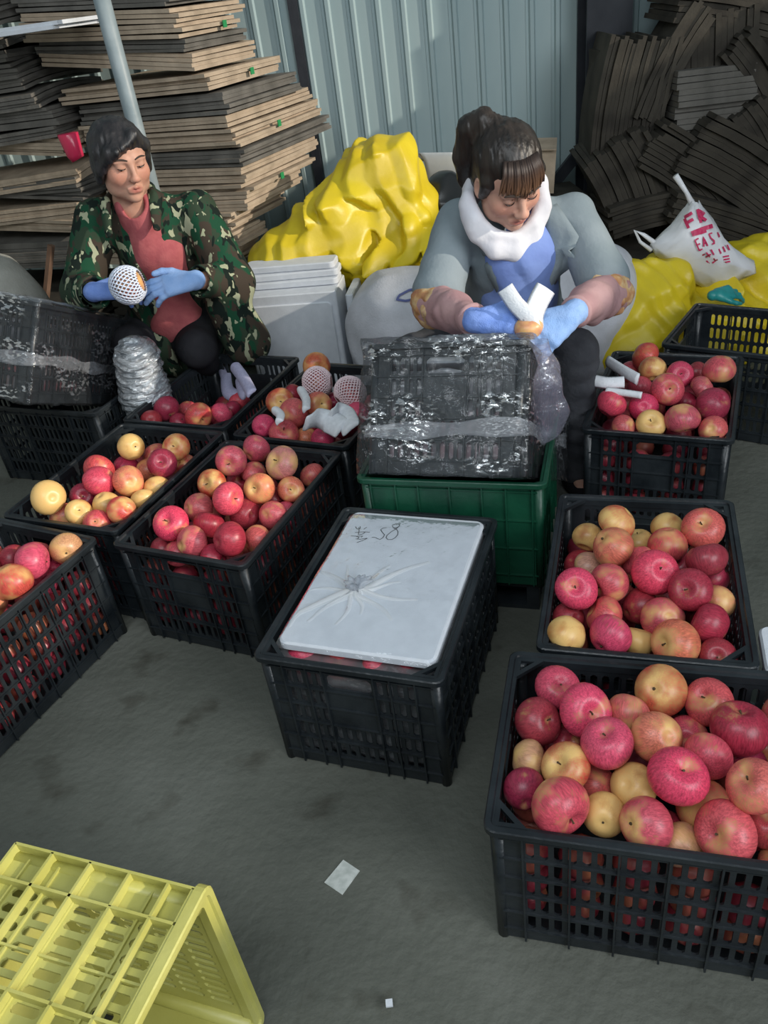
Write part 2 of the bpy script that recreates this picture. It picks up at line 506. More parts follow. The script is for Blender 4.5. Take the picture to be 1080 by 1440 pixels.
CR = {  # x, y, yaw of the near edge, near side is the short (W) or long (L) one
    'C': (-.018, 1.337, -22.1, 'W', 'black crate with a white foam lid numbered by hand, middle of the floor'),
    'R1': (.387, .818, -18.2, 'L', 'nearest black crate at right, heaped with big red apples'),
    'R2': (.508, 1.263, -19.4, 'W', 'black crate of apples directly behind the nearest right crate'),
    'R3': (.839, 2.016, -27.0, 'W', 'black crate of apples beside the trouser leg, white foam strips on its left'),
    'L1': (-.378, 1.783, -27.0, 'W', 'black crate of red apples left of the white lidded crate'),
    'L2': (-.721, 2.005, -25.7, 'W', 'black crate holding many yellow apples, on the left'),
    'L3': (-.498, 2.502, -25.5, 'W', 'nearly empty black crate with few apples and lilac foam nets'),
    'L4': (-.122, 2.275, -27.7, 'W', 'black crate of apples with pink foam nets, in front of the white boxes'),
    'L0': (-1.002, 1.536, -29.2, 'W', 'black crate of red apples cut off by the left picture edge'),
}
for k, (x, y, yw, s, lab) in CR.items():
    crate('black', x, y, R(yw)+(pi/2 if s == 'W' else 0), lab, 'black slotted fruit crates')
crate('black', -1.044, 2.707, R(-25), 'black crate on the floor under the film wrapped crate at left', 'black slotted fruit crates')
e1 = Vector((cos(R(-38)), sin(R(-38)), 0)); e2 = Vector((-e1.y, e1.x, 0)); cc = Vector((.939, 2.336, 0))+e1*.265+e2*.191
crate('black', cc.x, cc.y, R(-38), 'empty black crate at the right edge, yellow tarpaulin in its slots', 'black slotted fruit crates')
crate('black', .30, 3.45, R(-35), 'black crate in the dark under the yellow tarpaulin heap', 'black slotted fruit crates', z=0)
# green crate on a low black base
gx = Vector((cos(R(-19)), sin(R(-19)), 0)); gy = Vector((-gx.y, gx.x, 0))
gn = atz(499, 674, .385); gc = gn+gx*.2235+gy*.200
crate('green', gc.x, gc.y, R(-19), 'green plastic crate carrying the tilted film wrapped crate', z=.085, name='green_crate')
b = MB(); b.box((-.20, -.175, 0), (.20, .175, .012)); b.box((-.20, -.175, .07), (.20, .175, .085))
for x in (-.185, 0, .185):
    for y in (-.16, 0, .16): b.box((x-.015, y-.015, .012), (x+.015, y+.015, .07))
base = b.build('crate_base', M_black); base.location = (gc.x, gc.y, 0); base.rotation_euler = (0, 0, R(-19))
tag(base, 'low black plastic base under the green crate', 'pallet')


def R3(yaw, pit, rol):
    return (Matrix.Rotation(yaw, 4, 'Z') @ Matrix.Rotation(pit, 4, 'X') @ Matrix.Rotation(rol, 4, 'Y'))


# the two film wrapped crates, tipped back into the crates that carry them
MW = Matrix.Translation((.235, 1.757, .268)) @ R3(R(-26), R(-32.1), R(-3.8)) @ Matrix.Rotation(pi/2, 4, 'Z')
MWL = Matrix.Translation((-1.127, 2.558, .345)) @ R3(R(70.4), R(10.6), R(27.2))
MWL = Matrix.Translation((-1.127, 2.558, .345)) @ R3(R(70.4), R(10.6), R(27.2))


def film_mat(name, dens=.10, rough=.07, bs=55, tint=(.86, .9, .97), stretch=(1, 1, 3), bstr=.9, zone=.45, glint=.35):
    m = bpy.data.materials.new(name); m.use_nodes = True; nt = m.node_tree; L = nt.links; nt.nodes.clear()
    out = node(nt, 'ShaderNodeOutputMaterial'); tr = node(nt, 'ShaderNodeBsdfTransparent'); tr.inputs[0].default_value = (.96, .97, .98, 1)
    gl = node(nt, 'ShaderNodeBsdfGlossy'); gl.inputs['Roughness'].default_value = rough; gl.inputs[0].default_value = (1, 1, 1, 1)
    df = node(nt, 'ShaderNodeBsdfTranslucent'); df.inputs[0].default_value = (*tint, 1)
    d2 = node(nt, 'ShaderNodeBsdfDiffuse'); d2.inputs[0].default_value = (*tint, 1)
    tc = node(nt, 'ShaderNodeTexCoord'); mp = node(nt, 'ShaderNodeMapping'); mp.inputs['Scale'].default_value = stretch; mp.inputs['Rotation'].default_value = (.3, .5, .4)
    L.new(tc.outputs['Object'], mp.inputs[0])
    nz = node(nt, 'ShaderNodeTexNoise'); nz.inputs['Scale'].default_value = bs; nz.inputs['Detail'].default_value = 4; L.new(mp.outputs[0], nz.inputs['Vector'])
    bp = node(nt, 'ShaderNodeBump'); bp.inputs['Strength'].default_value = bstr; bp.inputs['Distance'].default_value = .01; L.new(nz.outputs['Fac'], bp.inputs['Height'])
    L.new(bp.outputs[0], gl.inputs['Normal'])
    lw = node(nt, 'ShaderNodeLayerWeight'); lw.inputs[0].default_value = .12; L.new(bp.outputs[0], lw.inputs['Normal'])
    ma = node(nt, 'ShaderNodeMath', operation='MULTIPLY_ADD'); ma.inputs[1].default_value = .6; ma.inputs[2].default_value = .035; L.new(lw.outputs['Fresnel'], ma.inputs[0])
    dd = node(nt, 'ShaderNodeMixShader'); dd.inputs[0].default_value = .5; L.new(df.outputs[0], dd.inputs[1]); L.new(d2.outputs[0], dd.inputs[2])
    # crumpled zones of the film: gloss plus white painted in as bright streaks
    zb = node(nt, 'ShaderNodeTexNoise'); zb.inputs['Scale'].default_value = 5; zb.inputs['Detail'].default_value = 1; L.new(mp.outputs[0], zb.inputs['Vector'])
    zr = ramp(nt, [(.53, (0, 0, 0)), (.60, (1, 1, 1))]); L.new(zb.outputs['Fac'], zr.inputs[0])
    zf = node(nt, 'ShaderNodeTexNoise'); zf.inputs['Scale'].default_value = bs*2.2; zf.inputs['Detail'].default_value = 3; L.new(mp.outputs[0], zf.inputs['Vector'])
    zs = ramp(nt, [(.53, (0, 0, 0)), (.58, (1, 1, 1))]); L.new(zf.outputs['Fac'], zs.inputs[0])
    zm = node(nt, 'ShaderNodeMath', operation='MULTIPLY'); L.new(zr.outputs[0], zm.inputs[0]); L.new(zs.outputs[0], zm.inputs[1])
    m1 = node(nt, 'ShaderNodeMixShader'); dm = node(nt, 'ShaderNodeMath', operation='MULTIPLY_ADD'); dm.inputs[1].default_value = glint; dm.inputs[2].default_value = dens; L.new(zm.outputs[0], dm.inputs[0]); L.new(dm.outputs[0], m1.inputs[0]); L.new(tr.outputs[0], m1.inputs[1]); L.new(dd.outputs[0], m1.inputs[2])
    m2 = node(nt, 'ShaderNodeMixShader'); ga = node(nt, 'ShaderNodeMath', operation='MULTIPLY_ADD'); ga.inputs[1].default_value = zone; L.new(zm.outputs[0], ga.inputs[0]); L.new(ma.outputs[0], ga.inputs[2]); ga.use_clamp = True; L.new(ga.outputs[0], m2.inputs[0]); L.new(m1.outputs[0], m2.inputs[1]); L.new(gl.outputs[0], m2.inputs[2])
    L.new(m2.outputs[0], out.inputs[0]); return m


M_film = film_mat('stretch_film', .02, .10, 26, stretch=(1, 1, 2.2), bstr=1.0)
M_film2 = film_mat('gathered_film', .28, .14, 60)
M_film3 = film_mat('bundled_film', .20, .14, 30, tint=(.70, .68, .86))
M_pleat = film_mat('pleated_film', .75, .15, 30, tint=(1, 1, 1), zone=.1, glint=.2)
M_liner2 = film_mat('white_liner', .38, .15, 30, tint=(.80, .82, .88), zone=.3)
M_liner = film_mat('milky_liner', .55, .15, 30, tint=(.42, .44, .46), zone=.2)
M_lidfilm = film_mat('lid_film', .10, .10, 22, tint=(.95, .96, 1), bstr=.5, zone=.05, glint=.0)


def film_box(a, b_, h, mat, seed, amp=.008, bulge=None):
    bm = bmesh.new(); bmesh.ops.create_cube(bm, size=1)
    bmesh.ops.subdivide_edges(bm, edges=bm.edges, cuts=34, use_grid_fill=True)
    P = np.array([v.co[:] for v in bm.verts]); N = P*0
    P[:, 0] *= a; P[:, 1] *= b_; P[:, 2] = (P[:, 2]+.5)*h
    cen = np.array([0, 0, h/2]); n = (P-cen)/np.array([a/2, b_/2, h/2]); n = np.sign(n)*np.abs(n)**6; n /= np.linalg.norm(n, axis=1)[:, None]+1e-9
    d = crease(P[:, 0]*2+P[:, 2]*2.2, P[:, 1]*2+P[:, 2], P[:, 2], 7, seed)*amp + vnoise(P[:, 0]*30+seed, P[:, 1]*30, P[:, 2]*50)*amp*.3
    P = P+n*d[:, None]
    for v, p in zip(bm.verts, P): v.co = p
    me = bpy.data.meshes.new('stretch_film'); bm.to_mesh(me); bm.free(); me.materials.append(mat)
    me.polygons.foreach_set('use_smooth', [True]*len(me.polygons)); return me


def wrapped(M, label, seed, band_z):
    o = crate('black', 0, 0, 0, label, 'black slotted fruit crates'); o.matrix_world = M
    o.location, q, s = M.decompose(); o.rotation_mode = 'XYZ'; o.rotation_euler = q.to_euler('XYZ')
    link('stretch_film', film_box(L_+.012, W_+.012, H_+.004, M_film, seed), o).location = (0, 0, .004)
    m = MB(); n = 64; pts = []
    for i in range(n+1):
        t = 2*pi*i/n; c, s_ = cos(t), sin(t); k = 1/max(abs(c)/(L_/2+.004), abs(s_)/(W_/2+.004))
        k = k*(.98+.02*min(1, abs(sin(2*t)))); pts.append((c*k, s_*k, band_z+.006*sin(3*t+seed)))
    v = []; f = []
    for i, p in enumerate(pts):
        for j in range(7):
            z = (j-3)/3*.018; off = 1.012+.014*(j % 2)+.006*rng.random(); v.append((p[0]*off, p[1]*off, p[2]+z*(1+.25*sin(i*.9))))
    for i in range(n):
        for j in range(6): a = i*7+j; f.append((a, a+7, a+8, a+1))
    m.add(v, f); link('film_band', mesh_from('film_band', m.v, m.f, M_film2, True), o)
    return o


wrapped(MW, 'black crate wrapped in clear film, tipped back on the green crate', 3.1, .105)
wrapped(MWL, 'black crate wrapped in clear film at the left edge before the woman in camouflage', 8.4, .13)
# film tail hanging from the right side of the wrapped crate
S = SDF(np.arange(.28, .56, .005), np.arange(1.5, 1.95, .006), np.arange(.2, .66, .006))
S.path([(.388, 1.655, .655), (.412, 1.65, .57), (.415, 1.65, .49), (.405, 1.65, .43), (.395, 1.65, .40)], [.016, .024, .026, .020, .010], k=.03)
S.fn(lambda D, x, y, z: D-.022*fold(x+y, y, z*.4, 75, 1.2, 3.)+.008)
film_tail = sdf_obj('film_tail', S, M_film3, None); tag(film_tail, 'crumpled clear film hanging at the right side of the tipped wrapped crate', 'plastic film')


# ------------------------------------------------------------------ foam lids
def lid_mesh(a, b_, t, rr=.02, n=5):
    m = MB()

    def loop(x, y, r, z):
        p = []
        for cx, cy, a0 in ((x-r, y-r, 0), (-x+r, y-r, pi/2), (-x+r, -y+r, pi), (x-r, -y+r, 1.5*pi)):
            for k in range(n+1):
                q = a0+pi/2*k/n; p.append((cx+r*cos(q), cy+r*sin(q), z))
        return p
    ls = [loop(a/2-.004, b_/2-.004, rr-.004, 0), loop(a/2, b_/2, rr, .004), loop(a/2, b_/2, rr, t-.004), loop(a/2-.004, b_/2-.004, rr-.004, t)]
    N = len(ls[0]); m.add([p for l in ls for p in l], [(i*N+k, i*N+(k+1) % N, (i+1)*N+(k+1) % N, (i+1)*N+k) for i in range(3) for k in range(N)]+[tuple(reversed(range(N))), tuple(range(3*N, 4*N))])
    return m


cx, cy, cyaw = CR['C'][:3]
lid_l = lid_mesh(.462, .322, .022); LIDZ = H_+.002
lid = link('foam_board', mesh_from('foam_lid', lid_l.v, lid_l.f, M_foam), None)
lid.location = (cx+.008, cy+.012, LIDZ-.022); lid.rotation_euler = (0, 0, R(cyaw+90))
tag(lid, 'white foam lid with handwritten 85, tied under clear film on the middle crate', 'lid')
# handwriting: brush strokes lying on the foam (read from the far side, so upside down here)
strokes = [
    [(180, 365), (190, 385), (212, 400)], [(238, 362), (240, 378), (232, 395)], [(325, 372), (300, 385), (285, 400)],
    [(175, 440), (235, 432), (305, 432), (360, 436)], [(222, 375), (225, 420), (215, 470)], [(305, 432), (270, 458), (225, 468)],
    [(120, 482), (190, 486), (272, 484), (250, 500)], [(180, 520), (240, 524), (330, 512)], [(330, 512), (270, 540), (195, 568)], [(190, 488), (225, 500), (205, 520)],
    [(572, 376), (525, 385), (498, 405), (520, 440), (548, 468), (525, 505), (490, 528), (455, 515), (430, 502), (385, 500)],
    [(640, 350), (690, 328), (738, 335), (735, 360), (700, 378), (660, 380), (645, 358)], [(662, 382), (700, 400), (718, 430), (712, 470), (680, 505), (640, 528), (590, 530), (565, 505), (578, 475), (630, 430), (690, 395), (738, 355)]]
m = MB()
for st in strokes:
    P = [atz(480+x/9, 700+y/9, LIDZ+.0006) for x, y in st]
    Q = []
    for i in range(len(P)-1):
        for k in range(3): Q.append(P[i].lerp(P[i+1], k/3))
    Q.append(P[-1])
    v = []; f = []
    for i, p in enumerate(Q):
        t = (Q[min(i+1, len(Q)-1)]-Q[max(i-1, 0)]).normalized(); s_ = Vector((-t.y, t.x, 0))*.00095
        v += [p+s_, p-s_]
    f = [(2*i, 2*i+1, 2*i+3, 2*i+2) for i in range(len(Q)-1)]
    m.add(v, f)
hw = m.build('handwriting', M_ink); world_child(hw, lid)
tag(hw, 'black handwritten 85 and a character')
# clear film gathered to a knot over the lid
KN = atz(500, 830, LIDZ+.004); lm = lid.matrix_basis; inv = lm.inverted(); kl = inv @ KN
m = MB(); NA, NR = 220, 16; v = []; f = []
for i in range(NA):
    t = 2*pi*i/NA; c, s_ = cos(t), sin(t)
    kx = ((.236 if c > 0 else -.236)-kl.x)/c if abs(c) > 1e-4 else 9; ky = ((.166 if s_ > 0 else -.166)-kl.y)/s_ if abs(s_) > 1e-4 else 9
    Rm = min(kx, ky)
    for j in range(NR):
        q = j/(NR-1); rr = .006+(Rm-.006)*q
        pl = (.5+.5*sin(t*6+1.7*sin(t*2)))*.8
        z = .024+.012*math.exp(-rr/.015)+.004*pl*math.exp(-rr/.075)+.0008*pl
        if q > .97: z = .010
        a2 = t+.10*sin(t*5)*(1-q)
        v.append((kl.x+rr*cos(a2), kl.y+rr*sin(a2), z))
for i in range(NA):
    for j in range(NR-1): a = i*NR+j; b2 = ((i+1) % NA)*NR+j; f.append((a, b2, b2+1, a+1))
m.add(v, f)
lf = link('film_cover', mesh_from('film_cover', m.v, m.f, M_lidfilm, True), lid)
m = MB()
for k in range(9):
    a = rng.uniform(0, 2*pi); l = rng.uniform(.02, .06)
    tip = Vector((kl.x+l*cos(a)*.6+.01, kl.y+l*sin(a)*.6, .03+rng.uniform(.004, .02)))
    m.tube([(kl.x, kl.y, .022), Vector((kl.x, kl.y, .038)).lerp(tip, .5), tip], [.006, .008, .003], 6)
kn = link('film_knot', mesh_from('film_knot', m.v, m.f, M_film2, True), lid)
# pleats of gathered film running out from the knot, whitened to imitate sparkle
m = MB()
for ang, ln, w_ in ((30, .17, .007), (48, .10, .005), (205, .19, .008), (222, .12, .005), (128, .14, .006), (100, .09, .004), (250, .10, .004), (300, .12, .005), (335, .13, .005), (165, .10, .004), (10, .09, .004), (275, .07, .004)):
    d = Vector((_r.x*cos(R(ang))+_fw.x*sin(R(ang)), _r.y*cos(R(ang))+_fw.y*sin(R(ang)), 0)).normalized(); d = (inv.to_3x3() @ d); s_ = Vector((-d.y, d.x, 0)); P = []
    for i in range(9):
        t = i/8; c = Vector((kl.x, kl.y, 0))+d*(.006+ln*t)+s_*.006*sin(t*5+ang); hh = .0238+.006*(1-t)**2+.0022*(1-t); ww = w_*1.5*(1-.65*t)+.001; c.x = min(max(c.x, -.222), .222); c.y = min(max(c.y, -.152), .152)
        P += [c+s_*ww+Vector((0, 0, .0225)), c+s_*ww*.2+Vector((0, 0, hh)), c-s_*ww*.5+Vector((0, 0, hh-.001)), c-s_*ww+Vector((0, 0, .0225))]
    m.add(P, [(i*4+k, i*4+k+1, i*4+k+5, i*4+k+4) for i in range(8) for k in range(3)])
link('film_pleats', mesh_from('film_pleats', m.v, m.f, M_pleat, True), lid)
# plastic liner showing milky grey through the slots of the lidded crate
ln_ = link('plastic_liner', film_box(.472, .325, .235, M_liner, 5., .006)); ln_.location = (cx, cy, .03); ln_.rotation_euler = (0, 0, R(cyaw+90)); tag(ln_, 'milky plastic liner inside the lidded middle crate', 'liner')
for Mx, lb in ((MW, 'milky plastic liner inside the tipped wrapped crate'), (MWL, 'milky plastic liner inside the wrapped crate at the left edge')):
    ln_ = link('plastic_liner', film_box(.476, .33, .22, M_liner2, 9., .006)); ln_.location, q_, s__ = (Mx @ Matrix.Translation((0, 0, .022))).decompose(); ln_.rotation_euler = q_.to_euler('XYZ'); tag(ln_, lb, 'liner')
# foam box at the right picture edge
fb = atz(1062, 878, .26); ex = Vector((cos(R(-19.4)), sin(R(-19.4)), 0)); ey = Vector((-ex.y, ex.x, 0)); c = fb+ex*.155-ey*.065
o = empty('foam_box', (c.x, c.y, 0), R(-19.4), 'white foam box at the right picture edge beside the second right crate', 'box')
link('box_body', (lambda q: mesh_from('box_body', q.v, q.f, M_foam))(lid_mesh(.27, .11, .24)), o)
link('lid', (lambda q: mesh_from('lid', q.v, q.f, M_foam))(lid_mesh(.30, .13, .022)), o).location = (0, 0, .238)
# foam boxes behind the crates: a box on its side plus leaning lids
o = empty('foam_box', (-.222, 3.06, 0), R(-12), 'large white foam box standing behind the crates, lids stacked on it', 'box')
link('box_body', (lambda q: mesh_from('box_body', q.v, q.f, M_foam))(lid_mesh(.37, .20, .43, .012)), o)
q = lid_mesh(.33, .36, .008, .02); p_ = link('panel', mesh_from('panel', q.v, q.f, M_foam), o); p_.location = (0, -.1, .215); p_.rotation_euler = (pi/2, 0, 0)
for i, (dx, dy, a) in enumerate(((.0, .03, 0), (.004, .055, 2), (-.004, .082, -1))):
    q = lid_mesh(.36, .10, .025, .02); l2 = link('foam_strip', mesh_from('foam_lid', q.v, q.f, M_foam), None)
    l2.location = (-.215+dx, 3.06+dy*.6, .432+i*.0262); l2.rotation_euler = (0, 0, R(-12+a))
    tag(l2, ['bottom foam strip on the large white foam box', 'middle foam strip on the large white foam box', 'topmost foam strip on the large white foam box'][i], 'foam', 'foam strips on the large white box')
q = lid_mesh(.03, .2, .40, .012); l2 = link('foam_board', mesh_from('foam_board', q.v, q.f, M_foam), None); l2.location = (.005, 3.05, 0); l2.rotation_euler = (0, 0, R(-12))
tag(l2, 'narrow white foam board upright at the right of the large foam box', 'board')

# ------------------------------------------------------------------ yellow crate lying on its side
A0 = Vector((-.301, .649, .382)); ux = Vector((cos(R(-112.2)), sin(R(-112.2)), 0)); uh = Vector((cos(R(157.8)), sin(R(157.8)), 0))
# local axes of the crate: x along the rim (long side), z from bottom to mouth
zx = -uh; xx = ux; yy = zx.cross(xx)
yl = crate_meshes('yellow', .53, .382, .318, M_yellowp, 19, 13, 5, side_plate=(7, 12, 3), handle_side=True, gap=.009, end_plate=False, gusset=False, inset=.017, ribl=[-.2, -.125, -.075, .075, .125, .2], lip=.016)
ctr = A0+xx*.265-Vector((0, 0, .191))-zx*.318
My = Matrix(((xx.x, yy.x, zx.x, ctr.x), (xx.y, yy.y, zx.y, ctr.y), (xx.z, yy.z, zx.z, ctr.z), (0, 0, 0, 1)))
o = crate('yellow', 0, 0, 0, 'yellow plastic crate lying on its side in the near left corner', name='yellow_crate')
o.location, q, s = My.decompose(); o.rotation_euler = q.to_euler('XYZ')
# deep outer webs on the upturned wall
m = MB()
for z in (.004, .07, .135, .20, .262, .300): m.box((-.25, -.190, z-.002), (.25, -.170, z+.002))
for x in (-.25, -.2, -.075, .075, .2, .25): m.box((x-.002, -.190, .004), (x+.002, -.170, .302))
ring_ = [(.055*cos(t)*(1 if abs(cos(t)) > .7 else 1.0), -.186, .268+.020*sin(t)) for t in np.linspace(0, 2*pi, 25)]
m.tube(ring_, .004, 6)
link('web', mesh_from('web', m.v, m.f, M_yellowp), o)
# slip of paper on the floor
m = MB(); P = [atz(440+x/13.5, 1200+y/13.5, .0015) for x, y in ((575, 120), (890, 330), (560, 785), (215, 550))]
m.add(P+[p-Vector((0, 0, .001)) for p in P], [(3, 2, 1, 0)[::-1], (4, 5, 6, 7)[::-1], (0, 1, 5, 4), (1, 2, 6, 5), (2, 3, 7, 6), (3, 0, 4, 7)])
sc_ = MB(); sp_ = atz(549, 1416, .003); sc_.box((sp_.x-.006, sp_.y-.005, 0), (sp_.x+.005, sp_.y+.006, .004), Matrix.Rotation(.02, 4, 'X')); tag(sc_.build('foam_crumb', M_foam), 'tiny white foam crumb on the floor at the bottom of the picture', 'scrap')
pp = m.build('paper_slip', material('grey_white_paper', (.42, .45, .42), (.60, .62, .59), 60, .8)); tag(pp, 'small pale slip of paper on the concrete floor', 'paper')
# ------------------------------------------------------------------ apples
def apple_mat():
    m = bpy.data.materials.new('apple_skin'); m.use_nodes = True; nt = m.node_tree; L = nt.links; p = nt.nodes['Principled BSDF']
    oi = node(nt, 'ShaderNodeObjectInfo'); tc = node(nt, 'ShaderNodeTexCoord')
    sx = node(nt, 'ShaderNodeSeparateXYZ'); L.new(tc.outputs['Object'], sx.inputs[0])
    # streaks run from stem to calyx: noise on the normalised direction, squeezed along z
    nm = node(nt, 'ShaderNodeVectorMath', operation='NORMALIZE'); L.new(tc.outputs['Object'], nm.inputs[0])
    mp = node(nt, 'ShaderNodeMapping'); mp.inputs['Scale'].default_value = (9, 9, 1.3); L.new(nm.outputs[0], mp.inputs[0])
    ad = node(nt, 'ShaderNodeVectorMath', operation='ADD'); L.new(mp.outputs[0], ad.inputs[0])
    rm = node(nt, 'ShaderNodeMath', operation='MULTIPLY'); rm.inputs[1].default_value = 50; L.new(oi.outputs['Random'], rm.inputs[0]); L.new(rm.outputs[0], ad.inputs[1])
    st = node(nt, 'ShaderNodeTexNoise'); st.inputs['Scale'].default_value = 1.6; st.inputs['Detail'].default_value = 6; st.inputs['Roughness'].default_value = .7; L.new(ad.outputs[0], st.inputs['Vector'])
    bl = node(nt, 'ShaderNodeTexNoise'); bl.inputs['Scale'].default_value = .9; bl.inputs['Detail'].default_value = 2
    a2 = node(nt, 'ShaderNodeVectorMath', operation='ADD'); L.new(nm.outputs[0], a2.inputs[0]); L.new(rm.outputs[0], a2.inputs[1]); L.new(a2.outputs[0], bl.inputs['Vector'])
    # blush = alpha of the object colour + broad noise + streaks, less near the stem hollow
    def M(op, a, b, c=None):
        n = node(nt, 'ShaderNodeMath', operation=op)
        for i, q in enumerate((a, b, c)):
            if q is None: continue
            if isinstance(q, (int, float)): n.inputs[i].default_value = q
            else: L.new(q, n.inputs[i])
        return n.outputs[0]
    k = M('MULTIPLY_ADD', bl.outputs['Fac'], 3.2, -1.6)
    k = M('ADD', k, M('MULTIPLY_ADD', st.outputs['Fac'], 1.4, -.7))
    k = M('ADD', k, M('MULTIPLY_ADD', oi.outputs['Alpha'], 2.6, -.8))
    z = node(nt, 'ShaderNodeSeparateXYZ'); L.new(nm.outputs[0], z.inputs[0])
    top = M('MULTIPLY', M('POWER', M('ABSOLUTE', z.outputs[2], 0), 6.), .55)
    k = M('SUBTRACT', k, top)
    cl = node(nt, 'ShaderNodeClamp'); L.new(k, cl.inputs[0])
    yel = node(nt, 'ShaderNodeMix', data_type='RGBA'); L.new(st.outputs['Fac'], yel.inputs[0]); yel.inputs[6].default_value = (.80, .46, .13, 1); yel.inputs[7].default_value = (.78, .55, .24, 1)
    dk = node(nt, 'ShaderNodeMix', data_type='RGBA', blend_type='MULTIPLY'); dk.inputs[0].default_value = .75; L.new(oi.outputs['Color'], dk.inputs[6])
    dr = ramp(nt, [(.34, (.38, .34, .36)), (.64, (1.25, 1.35, 1.3))]); L.new(st.outputs['Fac'], dr.inputs[0]); L.new(dr.outputs[0], dk.inputs[7])
    mx = node(nt, 'ShaderNodeMix', data_type='RGBA'); L.new(cl.outputs[0], mx.inputs[0]); L.new(yel.outputs[2], mx.inputs[6]); L.new(dk.outputs[2], mx.inputs[7])
    sp = node(nt, 'ShaderNodeTexVoronoi'); sp.inputs['Scale'].default_value = 22; L.new(nm.outputs[0], sp.inputs['Vector'])
    sr = ramp(nt, [(.06, (1, 1, 1)), (.11, (0, 0, 0))]); L.new(sp.outputs['Distance'], sr.inputs[0])
    m3 = node(nt, 'ShaderNodeMix', data_type='RGBA'); sm = M('MULTIPLY', sr.outputs[0], .28); L.new(sm, m3.inputs[0]); L.new(mx.outputs[2], m3.inputs[6]); m3.inputs[7].default_value = (.85, .65, .45, 1)
    L.new(m3.outputs[2], p.inputs['Base Color'])
    p.inputs['Roughness'].default_value = .36; p.inputs['Specular IOR Level'].default_value = .45
    p.inputs['Subsurface Weight'].default_value = .0
    return m


M_apple = apple_mat()
M_stem = material('apple_stem', (.07, .045, .02), rough=.8)
M_net = material('pink_foam_net', (.84, .66, .70), rough=.55)
M_netw = material('blue_white_foam_net', (.66, .72, .85), rough=.55)


def apple_mesh(seed, ns=26, nr=17, sq=.88):
    rs = random.Random(seed); v = []; f = []
    lob = [rs.uniform(-.03, .03) for _ in range(3)]; ph = [rs.uniform(0, 6) for _ in range(3)]; tilt = rs.uniform(-.08, .08)
    for i in range(nr+1):
        t = pi*i/nr; s = sin(t); c = cos(t)
        r = s*(1+.10*c)*(1 if 1 else 1)
        z = c*sq
        z -= .34*math.exp(-(s/.27)**2) if c > 0 else -.20*math.exp(-(s/.24)**2)
        for k in range(ns):
            a = 2*pi*k/ns; q = 1+lob[0]*cos(a+ph[0])+lob[1]*cos(2*a+ph[1])+lob[2]*.6*cos(3*a+ph[2])
            if c < 0: q += .035*cos(5*a)*math.exp(-((s-.45)/.25)**2)
            v.append((r*q*cos(a), r*q*sin(a), z+tilt*r*cos(a)))
    for i in range(nr):
        for k in range(ns): a = i*ns+k; b = i*ns+(k+1) % ns; f.append((a, a+ns, b+ns, b))
    me = mesh_from('apple', v, f, M_apple, True)
    bm = bmesh.new(); bm.from_mesh(me); bmesh.ops.remove_doubles(bm, verts=bm.verts, dist=1e-4); bm.to_mesh(me); bm.free()
    return me


APM = [apple_mesh(i, sq=q) for i, q in enumerate((.86, .90, .82, .88, .94))]
_m = MB(); _m.tube([(0, 0, .50), (.02, .01, .62), (.07, .02, .74)], [.035, .03, .045], 6); STEM = mesh_from('stem', _m.v, _m.f, M_stem)
_m = MB(); _m.tube([(0, 0, -.70), (0, 0, -.76)], [.07, .05], 6); CALYX = mesh_from('calyx', _m.v, _m.f, M_stem)
TONE = {  # red tone, blush, word
    'p': ((.68, .070, .14), .95, 'bright pink red'), 'r': ((.62, .095, .11), .72, 'red'), 'r2': ((.62, .09, .08), .55, 'red and yellow'),
    'c': ((.36, .030, .058), .95, 'dark crimson'), 'o': ((.66, .16, .11), .55, 'orange pink'), 'o2': ((.55, .09, .05), .50, 'orange red streaked'),
    'y': ((.50, .16, .05), .02, 'yellow'), 'y2': ((.52, .06, .04), .36, 'yellow and red'), 'w': ((.64, .24, .18), .55, 'pale peach'), 'Y': ((.6, .35, .1), -.25, 'pale yellow')}


def net_mesh(nu=22, nv=12, r=1.07, cut=(.12, .86), mat=None, wdt=.035):
    """expanded foam net: diamond lattice of strands on an ellipsoid"""
    m = MB(); P = {}
    for j in range(nv+1):
        t = pi*(cut[0]+(cut[1]-cut[0])*j/nv)
        for i in range(nu):
            a = 2*pi*(i+.5*(j % 2))/nu; P[i, j] = Vector((r*sin(t)*cos(a), r*sin(t)*sin(a), r*.95*cos(t)))
    for j in range(nv):
        for i in range(nu):
            for q in ((i if j % 2 else i-1) % nu, (i+1 if j % 2 else i) % nu):
                a, b = P[i, j], P[q, j+1]; n = ((a+b)/2).normalized(); s = (b-a).cross(n).normalized()*wdt; h = n*wdt
                m.add([a-s, a+s, a+h*1.2, b-s, b+s, b+h*1.2], [(0, 2, 5, 3), (2, 1, 4, 5), (1, 0, 3, 4)])
    return mesh_from('foam_net', m.v, m.f, mat, True)


NETM = net_mesh(nu=26, nv=15, mat=M_net, wdt=.055)
CRATE_WORD = {'R1': 'nearest right crate', 'R2': 'second right crate', 'R3': 'rear right crate', 'L1': 'crate left of center',
              'L2': 'yellow apple crate', 'L3': 'nearly empty crate', 'L4': 'foam net crate', 'L0': 'left edge crate', 'C': 'lidded crate'}
# listed as pixel x, pixel y, pixel radius, tone, where the hollow shows (fraction of the radius, x right, y down) and a height
def lst(ox, oy, s, rows):
    return [(ox+a[0]/s, oy+a[1]/s, a[2]/s, a[3], a[4] if len(a) > 4 else None, a[5] if len(a) > 5 else 0.) for a in rows]


